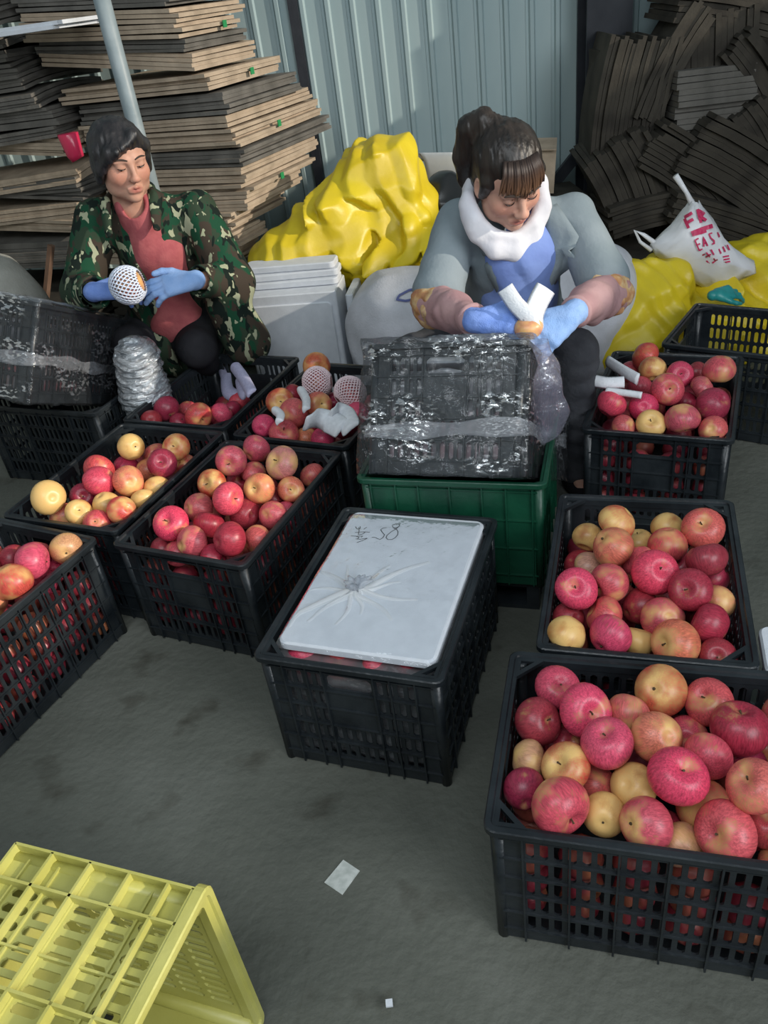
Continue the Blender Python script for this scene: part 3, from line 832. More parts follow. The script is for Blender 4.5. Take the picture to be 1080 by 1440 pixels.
AP = {
 'R1': lst(660, 880, 2.571, [(320,225,80,'p',(.2,-.3)), (245,350,85,'c',(.7,-.1)), (420,305,95,'p',(.35,.1),.02), (495,430,93,'p',(-.15,-.55),.03), (575,320,75,'o'), (690,235,92,'o2',None,.01),
    (865,280,85,'r',(-.3,-.3)), (680,400,92,'o',None,.02), (790,395,60,'r',None,-.04), (975,385,100,'c',(.1,-.85),.01), (865,470,85,'r',None,.01), (750,545,105,'p',(.3,-.35),.04), (210,485,70,'w',None,-.02),
    (355,510,90,'y2',(-.4,-.2),.01), (195,590,75,'c',None,-.02), (325,650,115,'r',(.6,.7),.02), (500,680,75,'y',None,-.01), (590,585,85,'y',None,-.01), (630,725,98,'r',None,.01), (845,665,100,'r2',None,-.01),
    (1030,585,95,'o',(-.4,-.4),.02), (930,770,112,'r',(-.5,.1),.01), (1090,735,80,'r'), (465,575,60,'r',None,-.06), (345,430,60,'c',None,-.06), (725,740,65,'c',None,-.05), (775,790,55,'w',None,-.04),
    (1065,455,55,'o',None,-.03), (1150,330,85,'r'), (1200,450,85,'p'), (1170,610,85,'c'), (1240,560,85,'o'), (1200,790,90,'r'), (1270,700,80,'p'), (1130,860,70,'o',None,-.03), (1010,500,50,'c',None,-.05)]),
 'R2': lst(740, 680, 3.176, [(405,172,84,'y2',None,.05), (275,240,66,'y',None,0), (385,282,92,'o',None,.04), (500,265,50,'y',None,-.03), (630,195,70,'y',None,0), (785,205,92,'r',(-.05,-.4),.04), (625,280,85,'r',None,.02), (805,345,92,'c',None,.03),
    (515,340,80,'r',None,.0), (575,400,110,'p',(.4,-.2),.04), (235,355,60,'c',None,-.03), (375,440,88,'r',None,.02), (225,475,92,'p',(-.05,-.1),.03), (285,370,50,'w',None,-.03), (510,550,85,'c',None,0), (725,490,95,'c',(-.3,-.1),.03), (850,530,62,'o',None,0),
    (350,590,90,'r',None,.01), (605,615,98,'r',None,.02), (180,670,85,'y',None,.02), (375,680,98,'p',None,.03), (675,715,112,'o',(-.7,0),.03), (510,695,50,'y',None,-.03), (820,645,92,'c',None,0), (850,765,75,'c',(0,0),.01), (690,370,50,'c',None,-.04), (175,600,55,'c',None,-.03), (885,420,45,'c',None,-.03), (800,720,50,'r',None,-.04)]),
 'R3': lst(860, 400, 4.909, [(230,500,98,'r2',None,.05), (275,590,92,'y2',None,.05), (465,625,92,'p',(.2,-.1),.04), (745,585,110,'r',None,.05), (385,725,110,'r',(.2,0),.06), (120,600,62,'r',None,.0), (200,700,85,'r',None,.01), (610,720,85,'r',None,.01), (745,830,115,'c',None,.03), (515,800,70,'c',None,-.02),
    (0,825,100,'p',None,.04), (225,850,98,'p',None,.03), (275,965,100,'y',(0,-.4),.03), (485,925,120,'r',None,.03), (85,985,85,'r',None,.01), (700,1000,95,'r',None,.01), (590,610,55,'c',None,-.02), (330,620,60,'r',None,-.02), (620,900,60,'c',None,-.03)]),
 'L1': lst(160, 460, 2.842, [(470,535,62,'r',(-.2,.3),.06), (570,490,56,'r',None,.05), (560,580,50,'r',None,.0), (675,545,76,'w',(-.6,-.3),.06), (800,595,46,'r',None,.01), (395,625,58,'y2',(-.6,0),.03), (585,645,62,'o',(-.5,0),.04), (710,655,54,'o',(0,0),.03), (455,685,66,'p',(.7,0),.05), (338,722,58,'r',None,.02),
    (230,787,70,'p',(-.4,-.3),.03), (525,745,62,'c',None,.0), (635,750,58,'r',None,.01), (380,792,62,'c',None,.0), (460,850,68,'c',None,.02), (320,872,65,'r',None,0), (575,850,60,'r',None,0), (700,745,48,'p',None,0), (195,893,52,'c',None,-.02), (255,905,52,'p',None,-.01), (390,915,48,'c',None,-.02), (640,690,50,'c',None,-.03), (500,620,45,'c',None,-.02)]),
 'L2': lst(0, 560, 2.7, [(498,185,50,'y',None,.05), (672,190,52,'y2',(-.3,-.1),.05), (590,215,48,'r',None,.0), (618,250,56,'c',(-.1,-.2),.04), (485,262,48,'c',None,0), (375,272,58,'r',None,.02), (378,314,60,'p',None,.03), (490,318,58,'o',None,.03), (555,272,42,'o',None,-.02), (705,255,44,'r',None,0), (600,342,52,'y',None,.01), (318,370,50,'c',(0,0),0),
    (185,390,70,'Y',None,.05), (300,435,50,'y',(0,-.3),.0), (405,405,54,'y',None,.01), (465,425,56,'r2',None,.02), (245,452,58,'o',None,.0), (545,385,45,'y',None,-.01), (365,475,52,'r',None,-.01)]),
 'L3': lst(0, 380, 3., [(700,595,54,'c',None,-.05), (835,615,62,'r2',(.5,.4),-.04), (935,605,48,'p',None,-.05), (1010,552,44,'p',None,-.06), (635,632,42,'c',None,-.07), (755,635,42,'c',None,-.07), (790,590,42,'r',None,-.08), (975,590,40,'c',None,-.07)]),
 'L4': lst(160, 460, 2.842, [(810,157,56,'o2',(.3,.2),.07), (813,222,60,'N',None,.06), (665,297,56,'y2',(0,0),.05), (715,345,60,'r',None,.04), (598,395,46,'p',None,.01), (682,430,62,'r',(0,-.5),.05), (820,312,52,'o',(.3,-.1),.03), (945,262,60,'N',None,.06), (715,270,38,'c',None,-.01), (975,345,48,'p',None,.03), (835,445,48,'p',None,-.02), (765,438,42,'o',None,-.02), (930,405,45,'c',None,0), (880,300,42,'c',None,-.02), (880,380,45,'r',None,-.02), (780,390,42,'c',None,-.03)]),
 'L0': lst(0, 560, 2.7, [(252,572,62,'w',None,.04), (55,612,58,'c',(.5,0),.0), (150,602,54,'c',None,0), (112,648,72,'p',None,.02), (62,705,85,'o2',None,.02), (195,645,40,'p',None,-.03), (160,690,45,'p',None,-.03), (-30,760,70,'o',None,.01), (-70,650,65,'r',None,.01), (-110,720,60,'c'), (-40,600,55,'r'), (-150,640,60,'c'), (-110,850,65,'r'), (-190,760,60,'p'), (-190,900,60,'r'), (-260,820,60,'c')]),
 'C': [(430, 925, 26, 'p', None, -.045), (478, 931, 26, 'r', None, -.05), (528, 938, 26, 'p', None, -.045), (575, 944, 25, 'c', None, -.05)],
}
apples_all = 0; solid_fill = MB(); FILLN = 0
rot_r = random.Random(3)
ORD = ['first', 'second', 'third', 'fourth', 'fifth', 'sixth', 'seventh', 'eighth', 'ninth', 'tenth', 'eleventh', 'twelfth']


def inside_axes(k):
    x, y, yw, s, _ = CR[k]; a = R(yw); ex = Vector((cos(a), sin(a), 0)); ey = Vector((-ex.y, ex.x, 0)); c = Vector((x, y, 0))
    wa, wb = (W_, L_) if s == 'W' else (L_, W_)
    return c, ex, ey, wa/2-.020, wb/2-.020


lo_v = []; lo_f = []
_bm = bmesh.new(); bmesh.ops.create_icosphere(_bm, subdivisions=2, radius=1); _bm.verts.ensure_lookup_table()
ICO_V = [v.co.copy() for v in _bm.verts]; ICO_F = [tuple(v.index for v in f.verts) for f in _bm.faces]; _bm.free()
camp = Vector((0, 0, CAM_H))
for k, items in AP.items():
    c, ex, ey, ha, hb = inside_axes(k); P = []; Rr = []; rays = []
    for (px, py, pr, tone, cav, dz) in items:
        z = H_-.012+dz; p = atz(px, py, z); depth = (p-camp).dot(_fw)
        r = min(max(pr*depth/F_PX, .033), .0445); P.append(np.array(p)); Rr.append(r); rays.append(np.array((p-camp).normalized()))
    P = np.array(P); P0 = P.copy(); Rr = np.array(Rr); rays = np.array(rays); n = len(P)
    exn, eyn, cn = np.array(ex), np.array(ey), np.array(c)
    for it in range(140):
        for i in range(n):
            d = P[i]-P; dist = np.linalg.norm(d, axis=1)+1e-9; ov = (Rr[i]+Rr)*.955-dist; ov[i] = 0; m = ov > 0
            if m.any():
                push = (d[m]/dist[m][:, None]*ov[m][:, None]*.25)
                P[i] += push.sum(0)
        # stay on the viewing ray mostly, free along it
        d = P-P0; al = (d*rays).sum(1)[:, None]*rays; P = P0+al+(d-al)*.93
        u = (P-cn)@exn; w = (P-cn)@eyn
        cu = np.clip(u, -ha+Rr*.96, ha-Rr*.96); cw = np.clip(w, -hb+Rr*.96, hb-Rr*.96)
        P += (cu-u)[:, None]*exn+(cw-w)[:, None]*eyn
        P[:, 2] = np.clip(P[:, 2], Rr+.02, H_+.06)
    # names of the rows for the labels
    w = (P-cn)@eyn; u = (P-cn)@exn
    vis = [i for i in range(n) if 0 <= items[i][0] < 1105 or k not in ('R1', 'L0')]
    nrow = 1 if n < 7 else (3 if n < 18 else 5)
    qs = np.quantile(w, np.linspace(0, 1, nrow+1)[1:-1]) if nrow > 1 else []
    row = np.searchsorted(qs, w) if nrow > 1 else np.zeros(n, int)
    rown = {1: [''], 3: ['front row', 'middle row', 'back row'], 5: ['front row', 'second row', 'middle row', 'fourth row', 'back row']}[nrow]
    for i in range(n):
        px, py, pr, tone, cav, dz = items[i]; same = sorted([j for j in range(n) if row[j] == row[i]], key=lambda j: items[j][0]); pos = same.index(i)
        net = tone == 'N'; col, blush, word = TONE['r' if net else tone]
        ap = link('apple', APM[i % 5], None); ap.location = Vector(P[i]); s = Rr[i]; ap.scale = (s*1.02, s*1.02, s*1.02)
        j = rot_r.uniform
        ap.color = (col[0]*j(.88, 1.12), col[1]*j(.8, 1.25), col[2]*j(.8, 1.2), min(1, max(0, .31+(blush)*.62+j(-.05, .05))) if blush > 0 else 0.0)
        if cav is None:
            ax = Vector((j(-1, 1), j(-1, 1), j(-1, 1))).normalized()
            if ax.dot(_fw) < -.3: ax = -ax if ax.z > 0 else Vector((ax.x, abs(ax.y), ax.z)).normalized()
        else:
            dx, dy = cav[0], -cav[1]; rr = min(.98, math.hypot(dx, dy))
            tocam = (camp-Vector(P[i])).normalized(); rr_ = _r-tocam*_r.dot(tocam); uu = _u-tocam*_u.dot(tocam)
            ax = (rr_.normalized()*dx+uu.normalized()*dy+tocam*math.sqrt(1-rr*rr)).normalized()
        ap.rotation_mode = 'QUATERNION'; ap.rotation_quaternion = ax.to_track_quat('Z', 'Y') @ Matrix.Rotation(j(0, 6.28), 3, 'Z').to_quaternion()
        w_ = ORD[pos] if pos < 12 else 'last'
        lab = f'{word} apple, {w_} from left, {rown[row[i]]}, {CRATE_WORD[k]}' if nrow > 1 else f'{word} apple, {w_} from left under the foam of the {CRATE_WORD[k]}'
        if net: lab = f'apple in a pink foam net, {"left" if pos < len(same)/2 and px < 460 else "right"} one in the {CRATE_WORD[k]}'
        tag(ap, lab, 'apple', f'apples in the {CRATE_WORD[k]}')
        if cav is not None or rot_r.random() < .25: link('stem', STEM, ap)
        if rot_r.random() < .35: link('calyx', CALYX, ap)
        if net: link('foam_net', NETM, ap)
        apples_all += 1
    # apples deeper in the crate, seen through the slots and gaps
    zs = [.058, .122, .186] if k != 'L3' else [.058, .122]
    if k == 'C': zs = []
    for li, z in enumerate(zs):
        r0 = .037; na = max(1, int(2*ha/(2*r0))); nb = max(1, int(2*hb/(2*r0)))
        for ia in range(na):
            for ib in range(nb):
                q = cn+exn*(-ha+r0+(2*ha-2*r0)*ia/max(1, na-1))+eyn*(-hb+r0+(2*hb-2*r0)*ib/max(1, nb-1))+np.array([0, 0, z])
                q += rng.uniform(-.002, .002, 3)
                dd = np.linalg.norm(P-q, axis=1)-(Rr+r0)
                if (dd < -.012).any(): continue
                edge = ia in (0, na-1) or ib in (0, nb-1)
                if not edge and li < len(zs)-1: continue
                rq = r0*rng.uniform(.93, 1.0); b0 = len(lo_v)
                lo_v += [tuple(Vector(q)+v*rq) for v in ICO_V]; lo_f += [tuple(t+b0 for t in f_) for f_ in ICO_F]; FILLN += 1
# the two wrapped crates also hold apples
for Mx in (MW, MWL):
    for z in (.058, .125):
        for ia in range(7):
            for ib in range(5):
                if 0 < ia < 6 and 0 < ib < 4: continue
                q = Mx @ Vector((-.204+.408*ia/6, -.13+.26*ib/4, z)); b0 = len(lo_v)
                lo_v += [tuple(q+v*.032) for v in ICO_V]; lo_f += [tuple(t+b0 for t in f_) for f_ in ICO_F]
M_deep = material('shaded_apple_skin', (.42, .045, .06), (.50, .10, .07), 9, .4, stops=[(.3, (.17, .012, .03)), (.5, (.32, .035, .055)), (.66, (.42, .15, .07))])  # apple skin darkened: shade inside the crates is in the colour
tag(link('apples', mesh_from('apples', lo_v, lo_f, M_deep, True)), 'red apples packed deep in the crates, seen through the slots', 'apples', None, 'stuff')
for Mx, lb in ((MW, 'white foam board inside the tipped wrapped crate'), (MWL, 'white foam board inside the wrapped crate at the left edge')):
    q = lid_mesh(.44, .30, .02); l2 = link('foam_board', mesh_from('foam_board', q.v, q.f, M_foam)); l2.matrix_world = Mx @ Matrix.Translation((0, 0, .262))
    l2.location, qq, _s = l2.matrix_world.decompose(); l2.rotation_euler = qq.to_euler('XYZ'); tag(l2, lb, 'board')


# ---- foam strips and nets lying among the apples
def ribbon(name, pts, width, thick, mat, side=None, curl=0.):
    """soft folded strip through points, with real thickness"""
    m = MB(); pts = [Vector(p) for p in pts]; Q = []
    for i in range(len(pts)-1):
        p0 = pts[max(i-1, 0)]; p1 = pts[i]; p2 = pts[i+1]; p3 = pts[min(i+2, len(pts)-1)]
        for k in range(6):
            t = k/6; Q.append(.5*((2*p1)+(p2-p0)*t+(2*p0-5*p1+4*p2-p3)*t*t+(3*p1-p0-3*p2+p3)*t**3))
    Q.append(pts[-1]); n = 8; v = []
    for i, p in enumerate(Q):
        t = (Q[min(i+1, len(Q)-1)]-Q[max(i-1, 0)]).normalized(); s = (Vector(side) if side else t.cross(Vector((0, 0, 1)))); s = (s-t*s.dot(t)).normalized(); nn = s.cross(t)
        for k in range(n):
            a = 2*pi*k/n; off = s*cos(a)*width/2+nn*(sin(a)*thick/2+curl*(cos(a)**2)); v.append(p+off)
    f = [(i*n+k, i*n+(k+1) % n, (i+1)*n+(k+1) % n, (i+1)*n+k) for i in range(len(Q)-1) for k in range(n)]
    f += [tuple(reversed(range(n))), tuple(range((len(Q)-1)*n, len(Q)*n))]
    m.add(v, f); return m.build(name, mat, None, True)


M_strip = material('white_foam_strip', (.74, .76, .80), (.82, .84, .88), 90, .6, .2, 200)
M_lilac = material('lilac_foam_net', (.44, .43, .62), (.52, .51, .70), 90, .6, .35, 180)
for i, (pts, lb) in enumerate((
        ([(853, 508), (875, 522), (896, 534)], 'upper slanting white foam strip on the apples beside the trouser leg'),
        ([(825, 533), (850, 538), (878, 537)], 'middle white foam strip sticking out left over the crate rim'),
        ([(852, 549), (875, 552), (902, 556)], 'lower thin white foam strip on the apples beside the trouser leg'))):
    o = ribbon('foam_strip', [atz(x, y, .385-.008*i) for x, y in pts], .034 if i < 2 else .02, .010, M_strip, side=(0, .6, .8), curl=.004)
    tag(o, lb, 'foam strip', 'foam strips in the right rear crate')
for i, (pts, w_, mt, lb, z) in enumerate((
        ([(430, 600), (455, 590), (480, 600)], .075, M_strip, 'left crumpled white foam net in the foam net crate', .36),
        ([(463, 588), (480, 580), (492, 602)], .07, M_strip, 'right crumpled white foam net in the foam net crate', .365),
        ([(420, 545), (428, 560), (428, 575)], .03, M_strip, 'narrow white foam net between two apples in the foam net crate', .37),
        ([(384, 574), (392, 582), (390, 592)], .03, M_strip, 'small white foam net at the left of the foam net crate', .365),
        ([(315, 527), (318, 548), (332, 556)], .055, M_lilac, 'left lilac foam net in the nearly empty crate', .25),
        ([(335, 530), (342, 552), (355, 548)], .05, M_lilac, 'middle lilac foam net in the nearly empty crate', .29),
        ([(308, 515), (330, 560), (352, 546)], .035, M_lilac, 'low lilac foam net in the nearly empty crate', .24),
        ([(327, 512), (340, 530), (352, 552)], .045, M_lilac, 'upper lilac foam net in the nearly empty crate', .33))):
    o = ribbon('foam_net', [atz(x, y, z) for x, y in pts], w_, .018, mt, side=(.8, .2, .5), curl=.012)
    md = o.modifiers.new('sub', 'SUBSURF'); md.levels = md.render_levels = 1
    tag(o, lb, 'foam net', 'loose foam nets in the left crates')
# ------------------------------------------------------------------ people
def vcol_mat(name, rough=.6, spec=.35, bump=.0, bscale=150, sub=.0, coat=0.):
    m = bpy.data.materials.new(name); m.use_nodes = True; nt = m.node_tree; L = nt.links; p = nt.nodes['Principled BSDF']
    a = node(nt, 'ShaderNodeVertexColor'); a.layer_name = 'tone'; L.new(a.outputs[0], p.inputs['Base Color'])
    p.inputs['Roughness'].default_value = rough; p.inputs['Specular IOR Level'].default_value = spec
    p.inputs['Subsurface Weight'].default_value = sub; p.inputs['Subsurface Radius'].default_value = (.012, .005, .003); p.inputs['Subsurface Scale'].default_value = 1
    if bump:
        tc = node(nt, 'ShaderNodeTexCoord'); nb = node(nt, 'ShaderNodeTexNoise'); nb.inputs['Scale'].default_value = bscale; L.new(tc.outputs['Object'], nb.inputs['Vector'])
        b = node(nt, 'ShaderNodeBump'); b.inputs['Strength'].default_value = bump; b.inputs['Distance'].default_value = .004; L.new(nb.outputs['Fac'], b.inputs['Height']); L.new(b.outputs[0], p.inputs['Normal'])
    return m


M_skin = vcol_mat('skin', .5, .35, .12, 260, .12)


def camo_mat():
    m = bpy.data.materials.new('camouflage_cloth'); m.use_nodes = True; nt = m.node_tree; L = nt.links; p = nt.nodes['Principled BSDF']
    tc = node(nt, 'ShaderNodeTexCoord'); cur = None
    base = (.030, .050, .030)
    for i, (c, sc, lo, off) in enumerate((((.010, .060, .030), 15, .50, 0), ((.050, .038, .028), 16, .53, 7), ((.007, .014, .011), 19, .555, 3), ((.34, .36, .24), 25, .595, 13))):
        mp = node(nt, 'ShaderNodeMapping'); mp.inputs['Location'].default_value = (off, off*2, off*.5); mp.inputs['Scale'].default_value = (1.25, 1.0, .75); mp.inputs['Rotation'].default_value = (.4, .2, i*.5); L.new(tc.outputs['Object'], mp.inputs[0])
        nz = node(nt, 'ShaderNodeTexNoise'); nz.inputs['Scale'].default_value = sc; nz.inputs['Detail'].default_value = 2.2; nz.inputs['Distortion'].default_value = .5; L.new(mp.outputs[0], nz.inputs['Vector'])
        r = ramp(nt, [(lo, (0, 0, 0)), (lo+.012, (1, 1, 1))]); L.new(nz.outputs['Fac'], r.inputs[0])
        mx = node(nt, 'ShaderNodeMix', data_type='RGBA'); L.new(r.outputs[0], mx.inputs[0])
        if cur is None: mx.inputs[6].default_value = (*base, 1)
        else: L.new(cur, mx.inputs[6])
        mx.inputs[7].default_value = (*c, 1); cur = mx.outputs[2]
    L.new(cur, p.inputs['Base Color']); p.inputs['Roughness'].default_value = .85; p.inputs['Specular IOR Level'].default_value = .2
    return m


M_camo = camo_mat()
M_pink = material('dusty_pink_knit', (.36, .085, .095), (.43, .115, .12), 30, .8, .15, 120, .2)
M_black_cl = material('black_cloth', (.012, .012, .015), (.022, .022, .026), 12, .8, .2, 60, .2)
M_jeans = material('charcoal_jeans', (.035, .037, .044), (.075, .078, .088), 9, .85, .3, 90, .2)
M_jacket = material('grey_blue_jacket', (.20, .245, .27), (.25, .295, .32), 9, .85, .15, 90, .2)
M_scarf = material('white_cotton', (.66, .66, .72), (.74, .74, .78), 12, .8, .1, 90, .2)
M_blue = material('blue_smock', (.17, .25, .56), (.22, .32, .66), 9, .75, .12, 70, .25)
M_glove = material('light_blue_knit_glove', (.16, .27, .66), (.22, .34, .74), 30, .8, .3, 330, .2)
M_glove2 = material('pale_blue_knit_glove', (.24, .40, .72), (.30, .46, .78), 30, .8, .3, 330, .2)
M_palm = material('grey_rubber_palm', (.25, .35, .38), (.33, .43, .45), 30, .6)
M_sleeve = material('pink_oversleeve', (.40, .235, .245), (.48, .30, .30), 14, .8, .2, 60, .2)
M_floral = material('floral_cuff', (.42, .22, .10), None, 26, .8, .2, 60, .2, stops=[(.35, (.35, .15, .09)), (.5, (.50, .27, .12)), (.62, (.62, .45, .25)), (.7, (.42, .20, .2))])
def hair_mat(name, c1, c2, tip=None):
    m = material(name, c1, c2, 26, .42, .6, 70, .5, stretch=(1, 1, .16), detail=6, bdist=.006); return m
M_hair1 = hair_mat('black_hair', (.010, .010, .012), (.035, .032, .034))
M_hair2 = hair_mat('dark_brown_hair', (.009, .007, .006), (.034, .025, .020))
M_fringe = hair_mat('brown_fringe', (.060, .028, .016), (.16, .075, .035))
M_eye = material('eye_white', (.30, .26, .24), rough=.25)
M_iris = material('iris', (.012, .008, .006), rough=.15)
M_brow = material('eyebrow', (.055, .038, .030), rough=.9)


def hgrid(lo, hi, st): return np.arange(lo, hi, st)


def vgrid(lo, hi, f0, f1, fine, coarse):
    """axis samples, fine inside f0..f1"""
    a = list(np.arange(lo, f0, coarse))+list(np.arange(max(f0, lo), min(f1, hi), fine))+list(np.arange(max(f1, lo), hi, coarse)); return np.unique(np.round(np.array(a), 5))


def head_sdf(S, c, A, age=0., k=.012):
    """adds a head at c; A columns = right, forward, up (unit)"""
    def w(x, y, z): return np.array(c)+A @ np.array([x, y, z])
    E = lambda p, r, kk=k, cut=False: S.ell(w(*p), r, A, kk, cut)
    E((0, -.016, .036), (.074, .090, .080), 0)
    E((0, .018, -.022), (.062, .068, .080), .03)
    E((0, .020, .040), (.064, .062, .050), .02)
    E((0, .040, -.078), (.036, .036, .030), .025)
    E((0, .066, -.094), (.019, .015, .014), .018)
    for s in (1, -1):
        E((s*.040, .050, -.026), (.024, .026, .026), .020)
        E((s*.047, .016, -.066), (.018, .032, .026), .024)
        E((s*.031, .093, .004), (.019, .014, .012), .016, True)
        E((s*.030, .071, .003), (.0150, .0135, .0120), .005)
        S.cap(w(s*.014, .083, .022), w(s*.046, .072, .021), .0085, .007, k=.012)
        E((s*.076, -.004, -.008), (.010, .019, .030), .008)
        E((s*.083, .000, -.004), (.006, .010, .018), .006, True)
        E((s*.0115, .094, -.0335), (.0085, .0105, .0075), .006)
        E((s*.0065, .101, -.0400), (.0032, .0045, .0035), .002, True)
        if age: S.cap(w(s*.017, .094, -.034), w(s*.031, .076, -.066), .0018, .0022, k=.010, cut=True)
    S.cap(w(0, .080, .016), w(0, .103, -.026), .0065, .0085, k=.014)
    E((0, .1045, -.0300), (.0105, .0085, .0085), .008)
    S.cap(w(-.022, .079, -.0610), w(0, .088, -.0580), .0036, .0052, k=.007); S.cap(w(.022, .079, -.0610), w(0, .088, -.0580), .0036, .0052, k=.007)
    S.cap(w(-.018, .079, -.0700), w(.018, .079, -.0700), .0052, .0052, k=.008); S.cap(w(-.009, .0840, -.0705), w(.009, .0840, -.0705), .0050, k=.007)
    S.cap(w(-.023, .088, -.0648), w(.023, .088, -.0648), .0013, k=.004, cut=True)
    return w


def tone_mesh(me, c, A, base, extra=None):
    """skin tone, lips, cheeks as the person's own colouring"""
    P = np.empty(len(me.vertices)*3, np.float32); me.vertices.foreach_get('co', P); P = P.reshape(-1, 3)
    L = (P-np.array(c)) @ np.array(A)
    col = np.tile(np.array([*base, 1.]), (len(P), 1))
    def blend(w, rgb):
        w = np.clip(w, 0, 1)[:, None]; col[:, :3] = col[:, :3]*(1-w)+np.array(rgb)*w
    near = np.linalg.norm(L, axis=1) < .16
    for s in (1, -1):
        d = np.sqrt(((L[:, 0]-s*.042)/.030)**2+((L[:, 1]-.06)/.04)**2+((L[:, 2]+.028)/.028)**2); blend((1.3-d)*.55*near, (base[0]*1.03, base[1]*.66, base[2]*.62))
    d = np.sqrt(((L[:, 0])/.012)**2+((L[:, 1]-.105)/.02)**2+((L[:, 2]+.032)/.014)**2); blend((1.4-d)*.5*near, (base[0]*1.0, base[1]*.72, base[2]*.68))
    lip = (np.abs(L[:, 0]) < .024) & (L[:, 2] < -.0535-.0*np.abs(L[:, 0])) & (L[:, 2] > -.0785) & (L[:, 1] > .070)
    fall = np.clip(1.2-np.sqrt((L[:, 0]/.023)**2+((L[:, 2]+.0655)/.0125)**2), 0, 1)*2.5
    blend(np.where(lip, fall, 0)*.55, (base[0]*.72, base[1]*.46, base[2]*.50))
    v = vnoise(P[:, 0]*38, P[:, 1]*38, P[:, 2]*38)*.06+vnoise(P[:, 0]*110, P[:, 1]*110, P[:, 2]*110)*.04
    col[:, :3] *= (1+v[:, None])
    ca = me.color_attributes.new('tone', 'FLOAT_COLOR', 'POINT'); ca.data.foreach_set('color', col.astype(np.float32).ravel())


def face_parts(w, A, parent, look=(0, 0), closed=.8, brow_t=.0028):
    A3 = Matrix([list(r_) for r_ in A])
    for s in (1, -1):
        # lid line / lashes hug the eyeball
        m = MB(); pts = []
        for i in range(9):
            t = -1+2*i/8; x = s*.030+t*.0135; z = .0005-.0035*(1-t*t)*closed+.0012*(t*s); y = .071+.0140*math.sqrt(max(0, 1-(t*.82)**2))
            pts.append(w(x, y, z))
        m.tube(pts, [.0005, .0011, .0014, .0015, .0015, .0015, .0014, .0011, .0005], 6); world_child(m.build('eyelashes', M_iris, None, True), parent)
        if closed < .7:
            m = MB(); pts = [w(s*.030+t*.010, .0712+.0140*math.sqrt(1-(t*.7)**2), -.0022) for t in np.linspace(-1, 1, 7)]
            m.tube(pts, [.0003, .0009, .0013, .0015, .0013, .0009, .0003], 6); world_child(m.build('eye', M_eye, None, True), parent)
            m = MB(); cc = w(s*.030+look[0], .0872, -.0019); m.tube([cc-A @ np.array([0, .001, 0]), cc+A @ np.array([0, .0006, 0])], [.0030, .0024], 10); world_child(m.build('iris', M_iris, None, True), parent)
        m = MB(); pts = []; rad = []
        for i in range(8):
            t = i/7; x = s*(.012+.036*t); z = .0225+.006*sin(t*2.6); y = .0925-.34*(abs(x)-.006)**1.0*(.35+t*.45); pts.append(w(x, y, z)); rad.append(brow_t*(.7+.6*sin(pi*min(1, t*.9+.12))))
        m.tube(pts, rad, 6); world_child(m.build('eyebrow', M_brow, None, True), parent)


def hand(S, wrist, palm_dir, back_n, length=.185, side=1, curl=(.5, .6, .7, .75), spread=.22, thumb=(.5, .6), k=.006, thick=1.0):
    """palm and five fingers. palm_dir = wrist to knuckles, back_n = out of the back of the hand, side = +1 if thumb lies along +cross"""
    d = Vector(palm_dir).normalized(); n = Vector(back_n); n = (n-d*n.dot(d)).normalized(); x = d.cross(n)*side   # thumb side
    W = Vector(wrist); s = length/.185
    P = [W+d*(.020*s), W+d*(.088*s)]
    for off in (.026, .009, -.009, -.026):
        S.cap(P[0]+x*off*.62*s, W+d*(.086-.004*abs(off)*20)*s+x*off*s, .0155*s*thick, .0125*s*thick, k=.010)
    S.cap(W-d*.012*s, P[0], .023*s*thick, .022*s*thick, k=.012)
    lens = (.040, .046, .042, .033)
    for i, off in enumerate((.028, .0095, -.0095, -.027)):
        a = W+d*(.088-(.003 if i == 0 else 0)-(.010 if i == 3 else 0))*s+x*off*s
        yaw = spread*(1.5-i)/1.5*.5; dr = (d*cos(yaw)+x*sin(yaw)).normalized(); ang = 0; p = a
        L_s = lens[i]*s; r = (.0098, .0100, .0096, .0088)[i]*s*thick
        for j, frac in enumerate((1., .66, .52)):
            ang += curl[i]*(1., 1.25, .8)[j]
            q = p+(dr*cos(ang)-n*sin(ang))*L_s*frac
            S.cap(p, q, r*(1-.05*j), r*(.93-.07*j), k=.0035); p = q
    a = W+d*.026*s+x*.022*s; ty, tc = thumb
    t1 = a+(d*cos(ty)+x*sin(ty)-n*.25*tc).normalized()*.040*s
    t2 = t1+(d*cos(ty*.55)+x*sin(ty*.55)-n*.6*tc).normalized()*.032*s
    t3 = t2+(d*cos(ty*.1)+x*sin(ty*.1)-n*.9*tc).normalized()*.026*s
    S.cap(a, t1, .0150*s*thick, .0118*s*thick, k=.010); S.cap(t1, t2, .0115*s*thick, .0105*s*thick, k=.004); S.cap(t2, t3, .0105*s*thick, .0088*s*thick, k=.004)
    return t3


def np3(v): return np.array(v, float)


def grid_around(pts, pad, st):
    P = np.array([tuple(p) for p in pts]); lo = P.min(0)-pad; hi = P.max(0)+pad
    return [np.arange(lo[i], hi[i], st) for i in range(3)]


